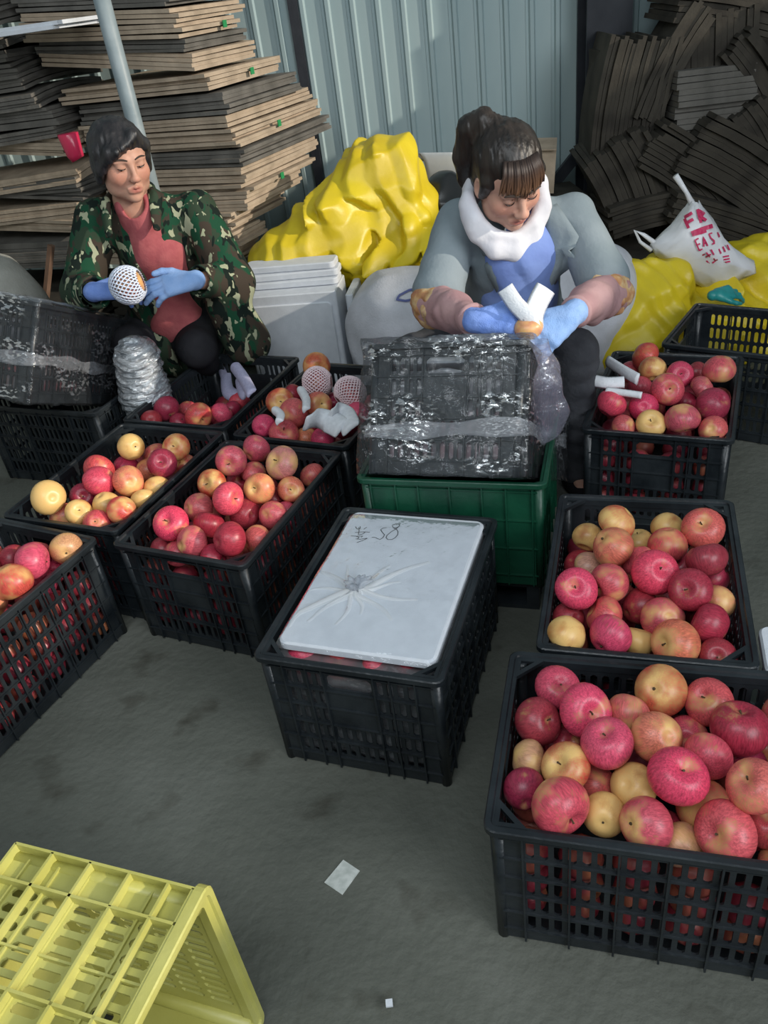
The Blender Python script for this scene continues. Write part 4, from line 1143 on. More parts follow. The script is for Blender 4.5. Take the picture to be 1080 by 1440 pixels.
# ================= right-hand woman: grey jacket, blue smock, downcast
H2 = at(714, 250, 2.10); H2 = Vector((H2.x, H2.y, H2.z))
A2m = rot_axes(Vector((cos(R(-75)), sin(R(-75)), -.60)), Vector((.02, -.5, .85)))
A2 = np.array(A2m)
w2 = empty('person', (.47, 2.38, 0), 0, 'woman in grey-blue jacket and white scarf, hair tied up, looking down at her blue-gloved hands', 'person')
shL, shR = Vector((.305, 2.24, .785)), Vector((.625, 2.20, .765))
elL, elR = Vector((.215, 2.10, .615)), Vector((.668, 2.04, .60))
wrL, wrR = Vector((.285, 1.83, .655)), Vector((.505, 1.80, .650))
neck2 = Vector((.455, 2.23, .815)); chest2 = Vector((.465, 2.24, .70)); waist2 = Vector((.475, 2.36, .47)); hip2 = Vector((.475, 2.43, .37))
knR, knL = Vector((.575, 2.02, .455)), Vector((.135, 2.15, .45))
anR, anL = Vector((.590, 2.03, .07)), Vector((.135, 2.22, .08))
xs = vgrid(.02, .78, H2.x-.11, H2.x+.11, .0032, .008); ys = vgrid(1.68, 2.62, H2.y-.15, H2.y+.13, .0032, .008); zs = vgrid(.0, 1.08, H2.z-.14, H2.z+.13, .0032, .008)
S = SDF(xs, ys, zs); wf2 = head_sdf(S, H2, A2)
S.cap(np3(wf2(0, -.03, -.05)), neck2, .048, .052, k=.03); S.cap(neck2, chest2, .055, .09, k=.03)
S.cap(chest2, waist2, .105, .10, k=.04); S.cap(waist2, hip2, .11, .12, k=.04); S.cap(shL+Vector((.03, 0, -.02)), shR+Vector((-.03, 0, -.02)), .036, .036, k=.03)
for sh, el, wr, kn, an, hx in ((shL, elL, wrL, knL, anL, -.08), (shR, elR, wrR, knR, anR, .08)):
    S.cap(sh, el, .034, .032, k=.02); S.cap(el, wr, .036, .020, k=.01); S.cap(wr, wr+Vector((.93, -.36, .02) if hx < 0 else (-.78, -.42, -.30)).normalized()*.04, .014, .009, k=.004)
    hp = hip2+Vector((hx, 0, 0)); S.cap(hp, kn, .070, .044, k=.02); S.cap(kn, an, .042, .026, k=.01); S.cap(an, an+Vector((.0, -.09, -.042)), .026, .018, k=.005)
body = sdf_obj('body', S, M_skin, w2, relax=1); tone_mesh(body.data, H2, A2, (.62, .36, .27))
face_parts(wf2, A2, w2, closed=1.2)
# hair: cap over the skull, gathered up to a high tail, fringe on the forehead
S = SDF(hgrid(H2.x-.15, H2.x+.15, .0035), hgrid(H2.y-.17, H2.y+.17, .0035), hgrid(H2.z-.14, H2.z+.20, .0035)); LW = wf2
S.ell(LW(0, -.020, .046), (.084, .097, .086), A2, 0)
S.ell(LW(0, -.040, -.010), (.078, .070, .075), A2, .02)
for s in (1, -1): S.cap(LW(s*.068, .028, .030), LW(s*.073, .012, -.020), .016, .010, k=.015)
S.ell(LW(0, .095, -.025), (.060, .070, .068), A2, .010, True)
S.ell(LW(0, .060, -.085), (.068, .080, .070), A2, .010, True)
S.cap(LW(.022, -.070, .095), LW(.034, -.092, .108), .028, .024, k=.02); S.cap(LW(.034, -.092, .108), LW(.060, -.110, .08), .026, .030, k=.02)
S.cap(LW(.060, -.110, .08), LW(.078, -.100, .01), .030, .028, k=.015); S.cap(LW(.078, -.100, .01), LW(.082, -.08, -.06), .026, .012, k=.015)
S.fn(lambda D, x, y, z: D+.0022*vnoise((x-H2.x)*140, (y-H2.y)*60, (z-H2.z)*22)+.0015*vnoise(x*320, y*90, z*50))
hair = sdf_obj('hair', S, M_hair2, w2, relax=0)
m = MB(); m.tube([LW(.028, -.081, .102), LW(.031, -.087, .105)], [.0265, .0265], 14); world_child(m.build('hair_tie', M_scarf, None, True), w2)
m = MB(); cols = []
for i in range(64):
    t = -1+2*i/63+rng.uniform(-.02, .02); x0 = t*.058; z1 = .012+.016*t*t+rng.uniform(-.008, .014); sway = -.014*t+rng.uniform(-.008, .008); dy = rng.uniform(-.002, .003)
    f_ = lambda x, z: .0905+dy-1.25*abs(x)**1.5-.55*max(0, z-.045)**1.15
    pts = [LW(x0*.72, f_(x0*.72, .105)-.012, .100), LW(x0*.85, f_(x0*.85, .078), .078), LW(x0*1.0+sway*.3, f_(x0, .055)+.002, .056), LW(x0*1.1+sway*.7, f_(x0*1.1, .035)+.003, .036), LW(x0*1.15+sway, f_(x0*1.15, z1)+.002, z1)]
    m.tube([Vector(p) for p in pts], [.0045, .0042, .0036, .0026, .0007], 5)
    for cc_ in ((.022, .015, .013), (.045, .025, .018), (.10, .052, .030), (.19, .10, .055), (.26, .15, .085)): cols += [cc_]*5
fr_ = m.build('fringe', vcol_mat('brown_fringe', .5, .4), None, True)
ca = fr_.data.color_attributes.new('tone', 'FLOAT_COLOR', 'POINT'); ca.data.foreach_set('color', [q for c_ in cols for q in (*c_, 1)])
world_child(fr_, w2)
# white scarf wrapped up to the ears
S = SDF(hgrid(H2.x-.16, H2.x+.17, .005), hgrid(H2.y-.18, H2.y+.19, .005), hgrid(H2.z-.22, H2.z+.06, .005))
base_ = [(0, -.095, -.055), (.060, -.075, -.050), (.096, -.020, -.045), (.092, .030, -.078), (.055, .066, -.112), (0, .080, -.128), (-.055, .066, -.112), (-.092, .030, -.078), (-.096, -.020, -.045), (-.060, -.075, -.050), (0, -.095, -.055)]
ring = [Vector(LW(*p)) for p in base_]
for i in range(len(ring)-1): S.cap(ring[i], ring[i+1], .016, .016, k=.012)
for sc, dz, r_ in ((1.06, -.020, .019), (1.00, -.042, .018)):
    cen = sum(ring[:-1], Vector())/10
    rg = [cen+(p-cen)*sc+Vector((0, .006, dz)) for p in ring]
    for i in range(len(rg)-1): S.cap(rg[i], rg[i+1], r_, r_, k=.012)
S.fn(lambda D, x, y, z: D-.006*fold(x, y, z*1.5, 34, 2.)+.003)
sdf_obj('scarf', S, M_scarf, w2)
# blue smock front
S = SDF(*grid_around([(.33, 2.0, .42), (.60, 2.4, .84)], .06, .006))
S.path([neck2+Vector((0, -.03, -.02)), chest2+Vector((.0, -.055, 0)), Vector((.472, 2.235, .55)), waist2+Vector((0, -.03, -.03))], [.07, .098, .108, .125], k=.03)
S.fn(lambda D, x, y, z: D+.008*crease(x+.45*z, y, z*.30, 13, 2.))
sm2 = sdf_obj('smock', S, M_blue, w2)
# jacket: torso shell open at the front, short wide sleeves, notched lapels
S = SDF(*grid_around([(.14, 2.0, .40), (.76, 2.42, .84)], .07, .006))
S.path([neck2+Vector((0, .02, -.03)), chest2, waist2+Vector((0, .01, 0)), waist2+Vector((0, .02, -.08))], [.08, .128, .145, .16], k=.03)
S.cap(shL+Vector((.02, 0, -.01)), shR+Vector((-.02, 0, -.01)), .060, .060, k=.05)
hemL = shL.lerp(elL, .82); hemR = shR.lerp(elR, .80)
S.cap(shL, hemL, .056, .070, k=.03); S.cap(shR, hemR, .056, .072, k=.03)
S.fn(lambda D, x, y, z: D-.011*fold(x, y*.7, z*.5, 24, 5., 3.)+.006-.004*fold(x, y, z, 55, 1., 4.))
S.box((.478, 2.03, .60), (.062, .125, .30), Matrix.Rotation(R(3), 3, 'Y'), .02, .012, cut=True)
jk2 = sdf_obj('jacket', S, M_jacket, w2)
from mathutils.bvhtree import BVHTree


def bvh(o): return BVHTree.FromPolygons([v.co[:] for v in o.data.vertices], [tuple(p.vertices) for p in o.data.polygons])


_bj, _bs = bvh(jk2), bvh(sm2)
for s in (-1, 1):
    cx = .478; zs_ = [.815, .79, .765, .74, .716, .712, .690, .66, .63, .60, .57, .54]; ou = [.085, .100, .115, .128, .118, .098, .116, .108, .094, .080, .068, .058]; v = []
    for z, o_ in zip(zs_, ou):
        for k in range(5):
            x = cx+s*(.050+(o_-.050)*k/4); h = _bj.ray_cast(Vector((x, 1.9, z)), Vector((0, 1, 0)))
            if not h[0] or h[0].y > 2.26: h = _bs.ray_cast(Vector((x, 1.9, z)), Vector((0, 1, 0)))
            yy_ = h[0].y if h[0] else 2.13
            v.append((x, min(yy_, 2.20)-.010-.006*sin(k/4*pi), z))
    for _ in range(2):
        for i in range(1, len(zs_)-1):
            for k in range(5): q = i*5+k; v[q] = (v[q][0], (v[q-5][1]+v[q+5][1]+2*v[q][1])/4, v[q][2])
    f = [(i*5+k, i*5+k+1, i*5+k+6, i*5+k+5) for i in range(len(zs_)-1) for k in range(4)]
    lp = link('lapel', mesh_from('lapel', v, f, M_jacket, True)); sd = lp.modifiers.new('s', 'SOLIDIFY'); sd.thickness = .006; sd.offset = 0; world_child(lp, w2)
# oversleeves with gathered floral tops
for sh, el, wr, nm in ((shL, elL, wrL, 'L'), (shR, elR, wrR, 'R')):
    S = SDF(*grid_around([sh.lerp(el, .55), el, wr], .09, .005))
    S.cap(sh.lerp(el, .75), el, .055, .060, k=.02); S.path([el, el.lerp(wr, .5), el.lerp(wr, .92)], [.060, .052, .036], k=.02)
    S.fn(lambda D, x, y, z: D+.005*crease(x, y, z*.8, 17, 4.))
    sdf_obj('oversleeve', S, M_sleeve, w2)
    S = SDF(*grid_around([sh.lerp(el, .6), el], .10, .005)); dn = (wr-el).normalized()
    S.cap(sh.lerp(el, .72), el-(el-sh).normalized()*.005, .058, .066, k=.02); S.cap(el, el+dn*.035, .066, .060, k=.015)
    S.fn(lambda D, x, y, z: D+.008*crease(x, y, z*1.4, 22, 9.))
    sdf_obj('floral_cuff', S, M_floral, w2)
    m = MB(); p = el.lerp(wr, .90); d = (wr-el).normalized(); m.tube([p-d*.008, p, p+d*.008], [.037, .040, .036], 16); world_child(m.build('elastic_hem', M_sleeve, None, True), w2)
# jeans
S = SDF(*grid_around([hip2+Vector((-.1, .05, 0)), hip2+Vector((.1, .05, 0)), knR, knL, anR, anL], .11, .0075))
for kn, an, hx in ((knL, anL, -.07), (knR, anR, .07)):
    hp = hip2+Vector((hx, 0, 0)); S.cap(hp, kn, .092, .068, k=.04); S.cap(kn, an, .066, .052, k=.02)
S.cap(hip2+Vector((-.07, .02, .03)), hip2+Vector((.07, .02, .03)), .125, .125, k=.04)
S.fn(lambda D, x, y, z: D+.006*crease(x, y, z*2.0, 10, 6.))
S.box((.4, 2.2, -.02), (.6, .8, .036), None, .002, .004, cut=True)
sdf_obj('jeans', S, M_jeans, w2)
for an in (anL, anR):
    S = SDF(*grid_around([an, an+Vector((0, -.15, -.06))], .07, .006)); S.cap(an+Vector((0, .03, -.045)), an+Vector((0, -.15, -.042)), .036, .030, k=.02, flat=((0, 0, 1), 1.1)); S.cap(an, an+Vector((0, .02, -.03)), .042, .04, k=.02)
    S.fn(lambda D, x, y, z: np.maximum(D, .002-z)); sdf_obj('shoe', S, M_black_cl, w2)
# gloves, working an apple into foam
S = SDF(*grid_around([wrL, wrL+Vector((.14, -.06, 0))], .08, .003))
S.cap(wrL+(elL-wrL).normalized()*.02, wrL, .031, .027, k=.01)
hand(S, wrL, (.93, -.36, .02), (.05, -.62, .78), .178, side=-1, curl=(.38, .45, .5, .55), thumb=(.6, .7), thick=1.12)
S.fn(lambda D, x, y, z: D+.0012*vnoise(x*120, y*120, z*120)); sdf_obj('glove', S, M_glove, w2)
S = SDF(*grid_around([wrR, wrR+Vector((-.14, -.08, -.05))], .09, .003))
S.cap(wrR+(elR-wrR).normalized()*.02, wrR, .031, .027, k=.01)
hand(S, wrR, (-.78, -.42, -.30), (.25, -.55, .80), .185, side=1, curl=(.30, .36, .42, .5), thumb=(.7, .5), thick=1.15)
S.fn(lambda D, x, y, z: D+.0012*vnoise(x*120, y*120, z*120)); sdf_obj('glove', S, M_glove2, w2)
ap = link('apple', APM[2], None); ap.location = (.395, 1.775, .640); ap.scale = (.034,)*3; ap.color = (.6, .2, .15, .5); tag(ap, 'apple half wrapped in white foam between the blue gloves of the woman in grey', 'apple')
o = ribbon('foam_net', [(.348, 1.80, .735), (.368, 1.785, .70), (.392, 1.765, .672), (.40, 1.755, .645)], .040, .005, M_strip, side=(.8, -.3, .1), curl=.003); tag(o, 'white foam net rising from the gloves of the woman in grey, left one', 'foam net')
o = ribbon('foam_net', [(.445, 1.80, .722), (.425, 1.785, .70), (.408, 1.77, .672), (.405, 1.757, .645)], .050, .005, M_strip, side=(.9, .1, -.1), curl=.003); tag(o, 'folded white foam net held by the woman in grey, right one', 'foam net')

# ================= left-hand woman: camouflage jacket, looking to the right
H1 = at(171, 226, 2.74)
A1m = rot_axes(Vector((cos(R(-60)), sin(R(-60)), -.16)), Vector((.03, 0, 1)))
A1 = np.array(A1m)
w1 = empty('person', (-.70, 2.98, 0), 0, 'woman in a camouflage jacket over a pink shirt, short black hair, glancing to the right', 'person')
H1z = H1.z
neck1 = Vector((H1.x-.015, H1.y+.055, H1z-.135)); chest1 = Vector((-.645, 2.86, .70)); waist1 = Vector((-.665, 2.93, .50)); hip1 = Vector((-.67, 2.97, .36))
shL1, shR1 = Vector((-.815, 2.87, .805)), Vector((-.475, 2.84, .79))
elL1, elR1 = Vector((-.905, 2.76, .60)), Vector((-.405, 2.76, .565))
wrL1, wrR1 = Vector((-.815, 2.60, .640)), Vector((-.500, 2.60, .632))
knL1, knR1 = Vector((-.80, 2.76, .40)), Vector((-.565, 2.70, .37))
anL1, anR1 = Vector((-.78, 2.84, .07)), Vector((-.60, 3.06, .07))
xs = vgrid(-1.0, -.28, H1.x-.11, H1.x+.12, .0035, .009); ys = vgrid(2.42, 3.16, H1.y-.13, H1.y+.13, .0035, .009); zs = vgrid(.0, 1.12, H1z-.14, H1z+.13, .0035, .009)
S = SDF(xs, ys, zs); wf1 = head_sdf(S, H1, A1, age=1)
S.cap(np3(wf1(0, -.02, -.06)), neck1, .046, .052, k=.03); S.cap(neck1, chest1, .055, .09, k=.03)
S.cap(chest1, waist1, .105, .105, k=.04); S.cap(waist1, hip1, .11, .12, k=.04); S.cap(shL1+Vector((.03, 0, -.02)), shR1+Vector((-.03, 0, -.02)), .036, .036, k=.03)
for sh, el, wr, kn, an, hx in ((shL1, elL1, wrL1, knL1, anL1, -.08), (shR1, elR1, wrR1, knR1, anR1, .08)):
    S.cap(sh, el, .034, .032, k=.02); S.cap(el, wr, .036, .026, k=.01); S.cap(wr, wr+Vector((.97, -.22, .05) if hx < 0 else (-.95, -.30, .02)).normalized()*.04, .014, .009, k=.004)
    hp = hip1+Vector((hx, 0, 0)); S.cap(hp, kn, .070, .044, k=.02); S.cap(kn, an, .042, .026, k=.01); S.cap(an, an+Vector((.0, -.08, -.042)), .026, .018, k=.005)
body = sdf_obj('body', S, M_skin, w1); tone_mesh(body.data, H1, A1, (.55, .30, .215))
face_parts(wf1, A1, w1, look=(.004, 0), closed=.62, brow_t=.0022)
LW = wf1
S = SDF(hgrid(H1.x-.15, H1.x+.15, .0035), hgrid(H1.y-.16, H1.y+.15, .0035), hgrid(H1z-.13, H1z+.18, .0035))
S.ell(LW(0, -.020, .040), (.086, .098, .084), A1, 0); S.ell(LW(0, -.045, -.020), (.082, .065, .080), A1, .02)
for s in (1, -1): S.cap(LW(s*.070, .020, .040), LW(s*.078, .004, -.035), .022, .014, k=.015)
S.cap(LW(-.030, .062, .078), LW(.050, .066, .044), .020, .020, k=.02)      # side-swept front
S.cap(LW(.050, .066, .044), LW(.078, .036, -.004), .020, .014, k=.015); S.cap(LW(.078, .036, -.004), LW(.082, .010, -.045), .014, .008, k=.015)
S.ell(LW(-.006, .100, -.026), (.056, .072, .070), A1, .008, True)
S.ell(LW(0, .062, -.080), (.070, .075, .070), A1, .010, True)
S.cap(LW(-.026, .066, .088), LW(-.064, .052, .046), .016, .012, k=.015)
S.cap(LW(-.020, .078, .074), LW(.040, .088, .050), .010, .010, k=.012); S.cap(LW(.040, .088, .050), LW(.066, .062, .020), .010, .006, k=.012)
S.fn(lambda D, x, y, z: D+.0026*vnoise((x-H1.x)*110, (y-H1.y)*60, (z-H1z)*26)+.0015*vnoise(x*300, y*120, z*60))
sdf_obj('hair', S, M_hair1, w1, relax=0)
# pink shirt
S = SDF(*grid_around([(-.78, 2.68, .38), (-.52, 2.98, .84)], .06, .006))
S.path([neck1+Vector((.01, -.02, -.01)), chest1+Vector((.01, -.035, 0)), waist1+Vector((.02, -.05, 0)), waist1+Vector((.03, -.08, -.06))], [.062, .096, .098, .105], k=.03)
S.fn(lambda D, x, y, z: D-.010*fold(x, y, z, 40, 2.2, 3.)+.005)
S.cap(neck1+Vector((.02, -.10, .055)), neck1+Vector((.01, -.04, -.02)), .05, .03, k=.01, cut=True)
sdf_obj('shirt', S, M_pink, w1)
# camouflage jacket
S = SDF(*grid_around([(-.93, 2.66, .30), (-.36, 3.02, .86)], .08, .0065))
S.path([neck1+Vector((0, .02, -.02)), chest1, waist1, waist1+Vector((0, .01, -.14))], [.078, .130, .150, .175], k=.03)
S.cap(shL1+Vector((.02, 0, -.01)), shR1+Vector((-.02, 0, -.01)), .070, .070, k=.05)
cL = elL1.lerp(wrL1, .86); cR = elR1.lerp(wrR1, .80)
S.cap(shL1, elL1, .066, .068, k=.03); S.cap(elL1, cL, .068, .050, k=.02); S.cap(shR1, elR1, .068, .074, k=.03); S.cap(elR1, cR, .072, .054, k=.02)
S.cap(Vector((-.44, 2.74, .50)), Vector((-.40, 2.78, .34)), .07, .08, k=.04)
S.fn(lambda D, x, y, z: D-.013*fold(x, y*.7, z*.6, 21, 6., 3.)+.007-.004*fold(x, y, z, 50, 3., 4.))
S.box((-.636, 2.68, .60), (.046, .15, .34), Matrix.Rotation(R(-4), 3, 'Y'), .02, .012, cut=True)
S.cap(cL+(cL-elL1).normalized()*.09, cL+(cL-elL1).normalized()*.004, .07, .036, k=.004, cut=True); S.cap(cR+(cR-elR1).normalized()*.09, cR+(cR-elR1).normalized()*.004, .07, .040, k=.004, cut=True)
sdf_obj('jacket', S, M_camo, w1)
S = SDF(*grid_around([neck1+Vector((-.11, -.12, -.06)), neck1+Vector((.13, .08, .05))], .05, .0045))
for s in (1, -1):
    c = neck1+Vector((0, 0, .0))
    S.cap(c+Vector((s*.055, .04, .028)), c+Vector((s*.082, -.030, .012)), .022, .020, k=.012, flat=((s, 0, 0), 1.8)); S.cap(c+Vector((s*.082, -.030, .012)), c+Vector((s*.078, -.105, -.065)), .024, .014, k=.012, flat=((s*.5, -.5, .7), 1.9))
S.cap(neck1+Vector((-.055, .04, .028)), neck1+Vector((.055, .04, .028)), .022, k=.01)
sdf_obj('collar', S, M_camo, w1)
# trousers
S = SDF(*grid_around([hip1+Vector((-.1, .05, 0)), hip1+Vector((.1, .05, 0)), knL1, knR1, anL1, anR1], .11, .008))
for kn, an, hx in ((knL1, anL1, -.07), (knR1, anR1, .07)):
    hp = hip1+Vector((hx, 0, 0)); S.cap(hp, kn, .095, .070, k=.04); S.cap(kn, an, .066, .052, k=.02)
S.cap(hip1+Vector((-.07, -.06, .02)), hip1+Vector((.07, -.08, .02)), .12, .125, k=.04)
S.fn(lambda D, x, y, z: D+.005*crease(x, y, z, 11, 7.)); sdf_obj('trousers', S, M_black_cl, w1)
for an in (anL1, anR1):
    S = SDF(*grid_around([an, an+Vector((0, -.15, -.06))], .07, .007)); S.cap(an+Vector((0, .03, -.035)), an+Vector((0, -.14, -.038)), .036, .030, k=.02); S.cap(an, an+Vector((0, .02, -.03)), .042, .04, k=.02)
    S.fn(lambda D, x, y, z: np.maximum(D, .002-z)); sdf_obj('shoe', S, M_black_cl, w1)
S = SDF(*grid_around([wrL1, wrL1+Vector((.13, -.05, .03))], .08, .0032))
S.cap(wrL1+(elL1-wrL1).normalized()*.012, wrL1, .032, .028, k=.01)
hand(S, wrL1, (.97, -.22, .05), (-.05, -.55, .80), .18, side=-1, curl=(.45, .5, .55, .6), thumb=(.6, .6), thick=1.12); sdf_obj('glove', S, M_glove, w1)
S = SDF(*grid_around([wrR1, wrR1+Vector((-.14, -.08, .0))], .08, .0032))
S.cap(wrR1+(elR1-wrR1).normalized()*.005, wrR1, .031, .028, k=.01)
hand(S, wrR1, (-.95, -.30, .02), (.10, -.62, .75), .185, side=1, curl=(.25, .28, .33, .4), thumb=(.75, .3), thick=1.15); sdf_obj('glove', S, M_glove2, w1)
na = at(176, 404, 2.50)
ap = link('apple', APM[1], None); ap.location = na+Vector((.01, 0, .005)); ap.scale = (.052,)*3; ap.color = (.58, .12, .07, .55); ap.rotation_euler = (0, R(80), 0)
tag(ap, 'apple in a pale blue foam net, held by the woman in camouflage', 'apple')
link('foam_net', net_mesh(26, 14, 1.09, (.0, .80), M_netw, .055), ap).rotation_euler = (pi, 0, 0)
# ------------------------------------------------------------------ heaps, sacks and bags behind
M_yel = material('yellow_tarpaulin', (.60, .44, .010), (.72, .56, .02), 5, .42, .15, 30, .5)
M_sack = material('white_woven_sack', (.50, .51, .55), (.60, .61, .66), 14, .7, .25, 160, .3)
M_gsack = material('grey_sack', (.25, .25, .22), (.33, .33, .30), 10, .8, .25, 120, .2)
M_bag = material('white_plastic_bag', (.70, .70, .72), (.80, .80, .82), 9, .35, .1, 40, .5)
M_red = material('red_print', (.62, .03, .12), rough=.5)
M_cup = material('red_plastic', (.60, .03, .09), rough=.25)
M_teal = material('teal_rubber', (.015, .22, .22), (.03, .30, .29), 20, .4)
M_silver = material('rolled_stretch_film', (.38, .42, .46), (.62, .66, .70), 26, .16, 1.0, 30, .9, stretch=(.7, .7, 2.4), bdist=.03, coat=.4)
M_silver.node_tree.nodes['Principled BSDF'].inputs['Metallic'].default_value = .55


def heap(name, blobs, mat, label, cat, seed, zmin, a1=.030, f1=4.2, a2=.012, f2=11, st=.009, k=.06):
    pts = [b[0] for b in blobs]; pad = max(max(b[1]) for b in blobs)+.07
    S = SDF(*grid_around(pts, pad, st))
    for c, r in blobs: S.ell(tuple(c), r, None, k if S.D.min() < .05 else 0)
    S.fn(lambda D, x, y, z: D-a1*fold(x, y, z, f1, seed)+a1*.5-a2*fold(x, y, z, f2, seed+2.5, 4.)+a2*.5-a2*.65*fold(x, y, z, f2*1.9, seed+1.1, 5.))
    S.fn(lambda D, x, y, z: np.maximum(D, zmin-z))
    o = sdf_obj(name, S, mat, None, relax=0); tag(o, label, cat); return o


heap('tarpaulin', [(at(528, 275, 3.42), (.17, .15, .22)), (at(565, 285, 3.40), (.13, .15, .20)), (at(470, 320, 3.36), (.20, .17, .13)), (at(405, 362, 3.30), (.11, .14, .09)), (at(575, 318, 3.32), (.12, .14, .12)), (at(500, 365, 3.28), (.24, .15, .10)), (at(520, 225, 3.44), (.07, .08, .08))],
     M_yel, 'crumpled yellow tarpaulin heaped high between the two women', 'tarpaulin', 2.3, .30, a1=.060, f1=15, a2=.032, f2=34, st=.0075)
heap('tarpaulin', [(at(893, 440, 2.86), (.17, .16, .17)), (at(985, 445, 2.95), (.20, .17, .15)), (at(1065, 390, 3.10), (.30, .20, .17)), (at(930, 400, 2.95), (.12, .14, .12)), (at(1000, 480, 2.9), (.35, .18, .16)), (at(870, 480, 2.8), (.10, .12, .14))],
     M_yel, 'yellow tarpaulin spread under the white plastic bag at right', 'tarpaulin', 5.9, .004, a1=.060, f1=14, a2=.022, f2=33, st=.0085)
S = SDF(*grid_around([(.02, 2.62, .02), (.95, 2.98, .46)], .10, .010))
S.box((.30, 2.80, .24), (.33, .20, .25), Matrix.Rotation(R(-8), 3, 'Z'), .17, 0); S.box((.82, 2.90, .22), (.22, .18, .25), Matrix.Rotation(R(-20), 3, 'Z'), .15, .05)
S.fn(lambda D, x, y, z: np.maximum(D-.012*crease(x, y, z, 5, 1.)+.004*vnoise(x*12, y*12, z*12), .003-z))
sk = tag(sdf_obj('woven_sack', S, M_sack), 'big white woven sack with blue marks behind the woman in grey', 'sack')
# the blue marks on the sack
from mathutils.bvhtree import BVHTree


def decal(obj_, px_strokes, Y, wpx, mat, name, label=None):
    """paint strokes laid on the object's skin, pushed out by a millimetre"""
    me = obj_.data; bv = BVHTree.FromPolygons([v.co[:] for v in me.vertices], [tuple(p.vertices) for p in me.polygons]); m = MB(); O = Vector((0, 0, CAM_H))
    for st in px_strokes:
        Q = []
        for i in range(len(st)-1):
            for k in range(4): t = k/4; Q.append((st[i][0]*(1-t)+st[i+1][0]*t, st[i][1]*(1-t)+st[i+1][1]*t))
        Q.append(st[-1]); rows = []
        for i, (x, y) in enumerate(Q):
            a = Q[max(i-1, 0)]; b = Q[min(i+1, len(Q)-1)]; dx, dy = b[0]-a[0], b[1]-a[1]; l = math.hypot(dx, dy) or 1; nx, ny = -dy/l*wpx/2, dx/l*wpx/2
            pr = []
            for sx in (1, -1):
                d = (at(x+sx*nx, y+sx*ny, Y)-O).normalized(); h = bv.ray_cast(O, d); pr.append(h[0]-d*.006 if h[0] else None)
            rows.append(pr)
        for a, b in zip(rows, rows[1:]):
            if all(q is not None for q in a+b): m.add([a[0], a[1], b[1], b[0]], [(0, 1, 2, 3)])
    if m.v: o = m.build(name, mat, obj_); tag(o, label)


M_mark = material('blue_marker', (.10, .12, .28), rough=.7)
decal(sk, [[(590, 405), (575, 408), (562, 415), (558, 421), (570, 423), (586, 420), (598, 415)], [(583, 405), (592, 403), (600, 404)]], 2.6, 3.2, M_mark, 'printed_mark')
S = SDF(*grid_around([at(-10, 440, 3.1)], .42, .012))
S.ell(tuple(at(-12, 455, 3.12)), (.24, .18, .28), None, 0); S.fn(lambda D, x, y, z: D-.012*crease(x, y, z, 5, 4.))
tag(sdf_obj('grey_sack', S, M_gsack), 'full grey sack at the left edge above the wrapped crate', 'sack')
S = SDF(*grid_around([(-.745, 2.545, .20), (-.735, 2.56, .46)], .11, .005))
S.path([(-.745, 2.54, .02), (-.742, 2.545, .30), (-.735, 2.56, .42)], [.066, .078, .072], k=.02)
S.fn(lambda D, x, y, z: D-.006*crease(x+.5*z, y, z*2.6, 13, 2.)+.003*np.sin(z*260+9*vnoise(x*12, y*12, z*12)))
tag(sdf_obj('film_roll', S, M_silver, relax=0), 'silvery roll of crinkled stretch film before the woman in camouflage', 'film roll')
# white plastic shopping bag
rows = [((971, 286), (981, 285)), ((962, 300), (990, 297)), ((948, 318), (1003, 310)), ((932, 333), (1017, 330)), ((915, 346), (1030, 347)), ((922, 358), (1045, 360)), ((945, 374), (1060, 370)), ((968, 390), (1063, 378)), ((990, 405), (1050, 387))]
v = []; n = 20
for i, (a, b_) in enumerate(rows):
    A = at(*a, 2.92); B = at(*b_, 2.92); c = (A+B)/2; h = (B-A)/2; dep = .012+.075*sin(pi*min(1, (i+.3)/8.6))**.7
    for k in range(n):
        t = 2*pi*k/n; q = 1+.12*sin(3*t+i)+.08*sin(7*t+2.4*i)+.05*sin(11*t+3*i); v.append(c+h*cos(t)+Vector((0, -dep*sin(t)*q, .01*sin(5*t+i*1.3)*q)))
f = [(i*n+k, i*n+(k+1) % n, (i+1)*n+(k+1) % n, (i+1)*n+k) for i in range(len(rows)-1) for k in range(n)]+[tuple(reversed(range(n))), tuple(range((len(rows)-1)*n, len(rows)*n))]
bag = link('plastic_bag', mesh_from('plastic_bag', v, f, M_bag, True)); tag(bag, 'white plastic bag with red lettering, lying on the yellow tarpaulin', 'bag')
sb = lambda *P: [at(x, y, Y_) for x, y, Y_ in P]
m = MB(); m.tube(sb((974, 288, 2.92), (965, 270, 2.93), (950, 247, 2.93)), [.012, .008, .011], 8); m.build('handle', M_bag, bag, True)
m = MB(); m.tube(sb((925, 345, 2.92), (905, 330, 2.93), (893, 324, 2.93), (900, 340, 2.93), (916, 352, 2.92)), [.010, .007, .006, .006, .008], 8); m.build('handle', M_bag, bag, True)
z_ = lambda P: [(900+x/6, 260+y/6) for x, y in P]
decal(bag, [z_(P) for P in ([(375, 285), (410, 365)], [(372, 275), (440, 235)], [(395, 320), (450, 288)], [(485, 205), (515, 320)], [(485, 210), (540, 240), (505, 265)], [(510, 265), (560, 300)])], 2.9, 4.4, M_red, 'red_lettering', 'red letters F and R')
decal(bag, [z_(P) for P in ([(435, 410), (520, 375)], [(520, 375), (645, 335)], [(440, 418), (560, 385)])], 2.9, 6.0, M_red, 'red_lettering', 'broad red bar')
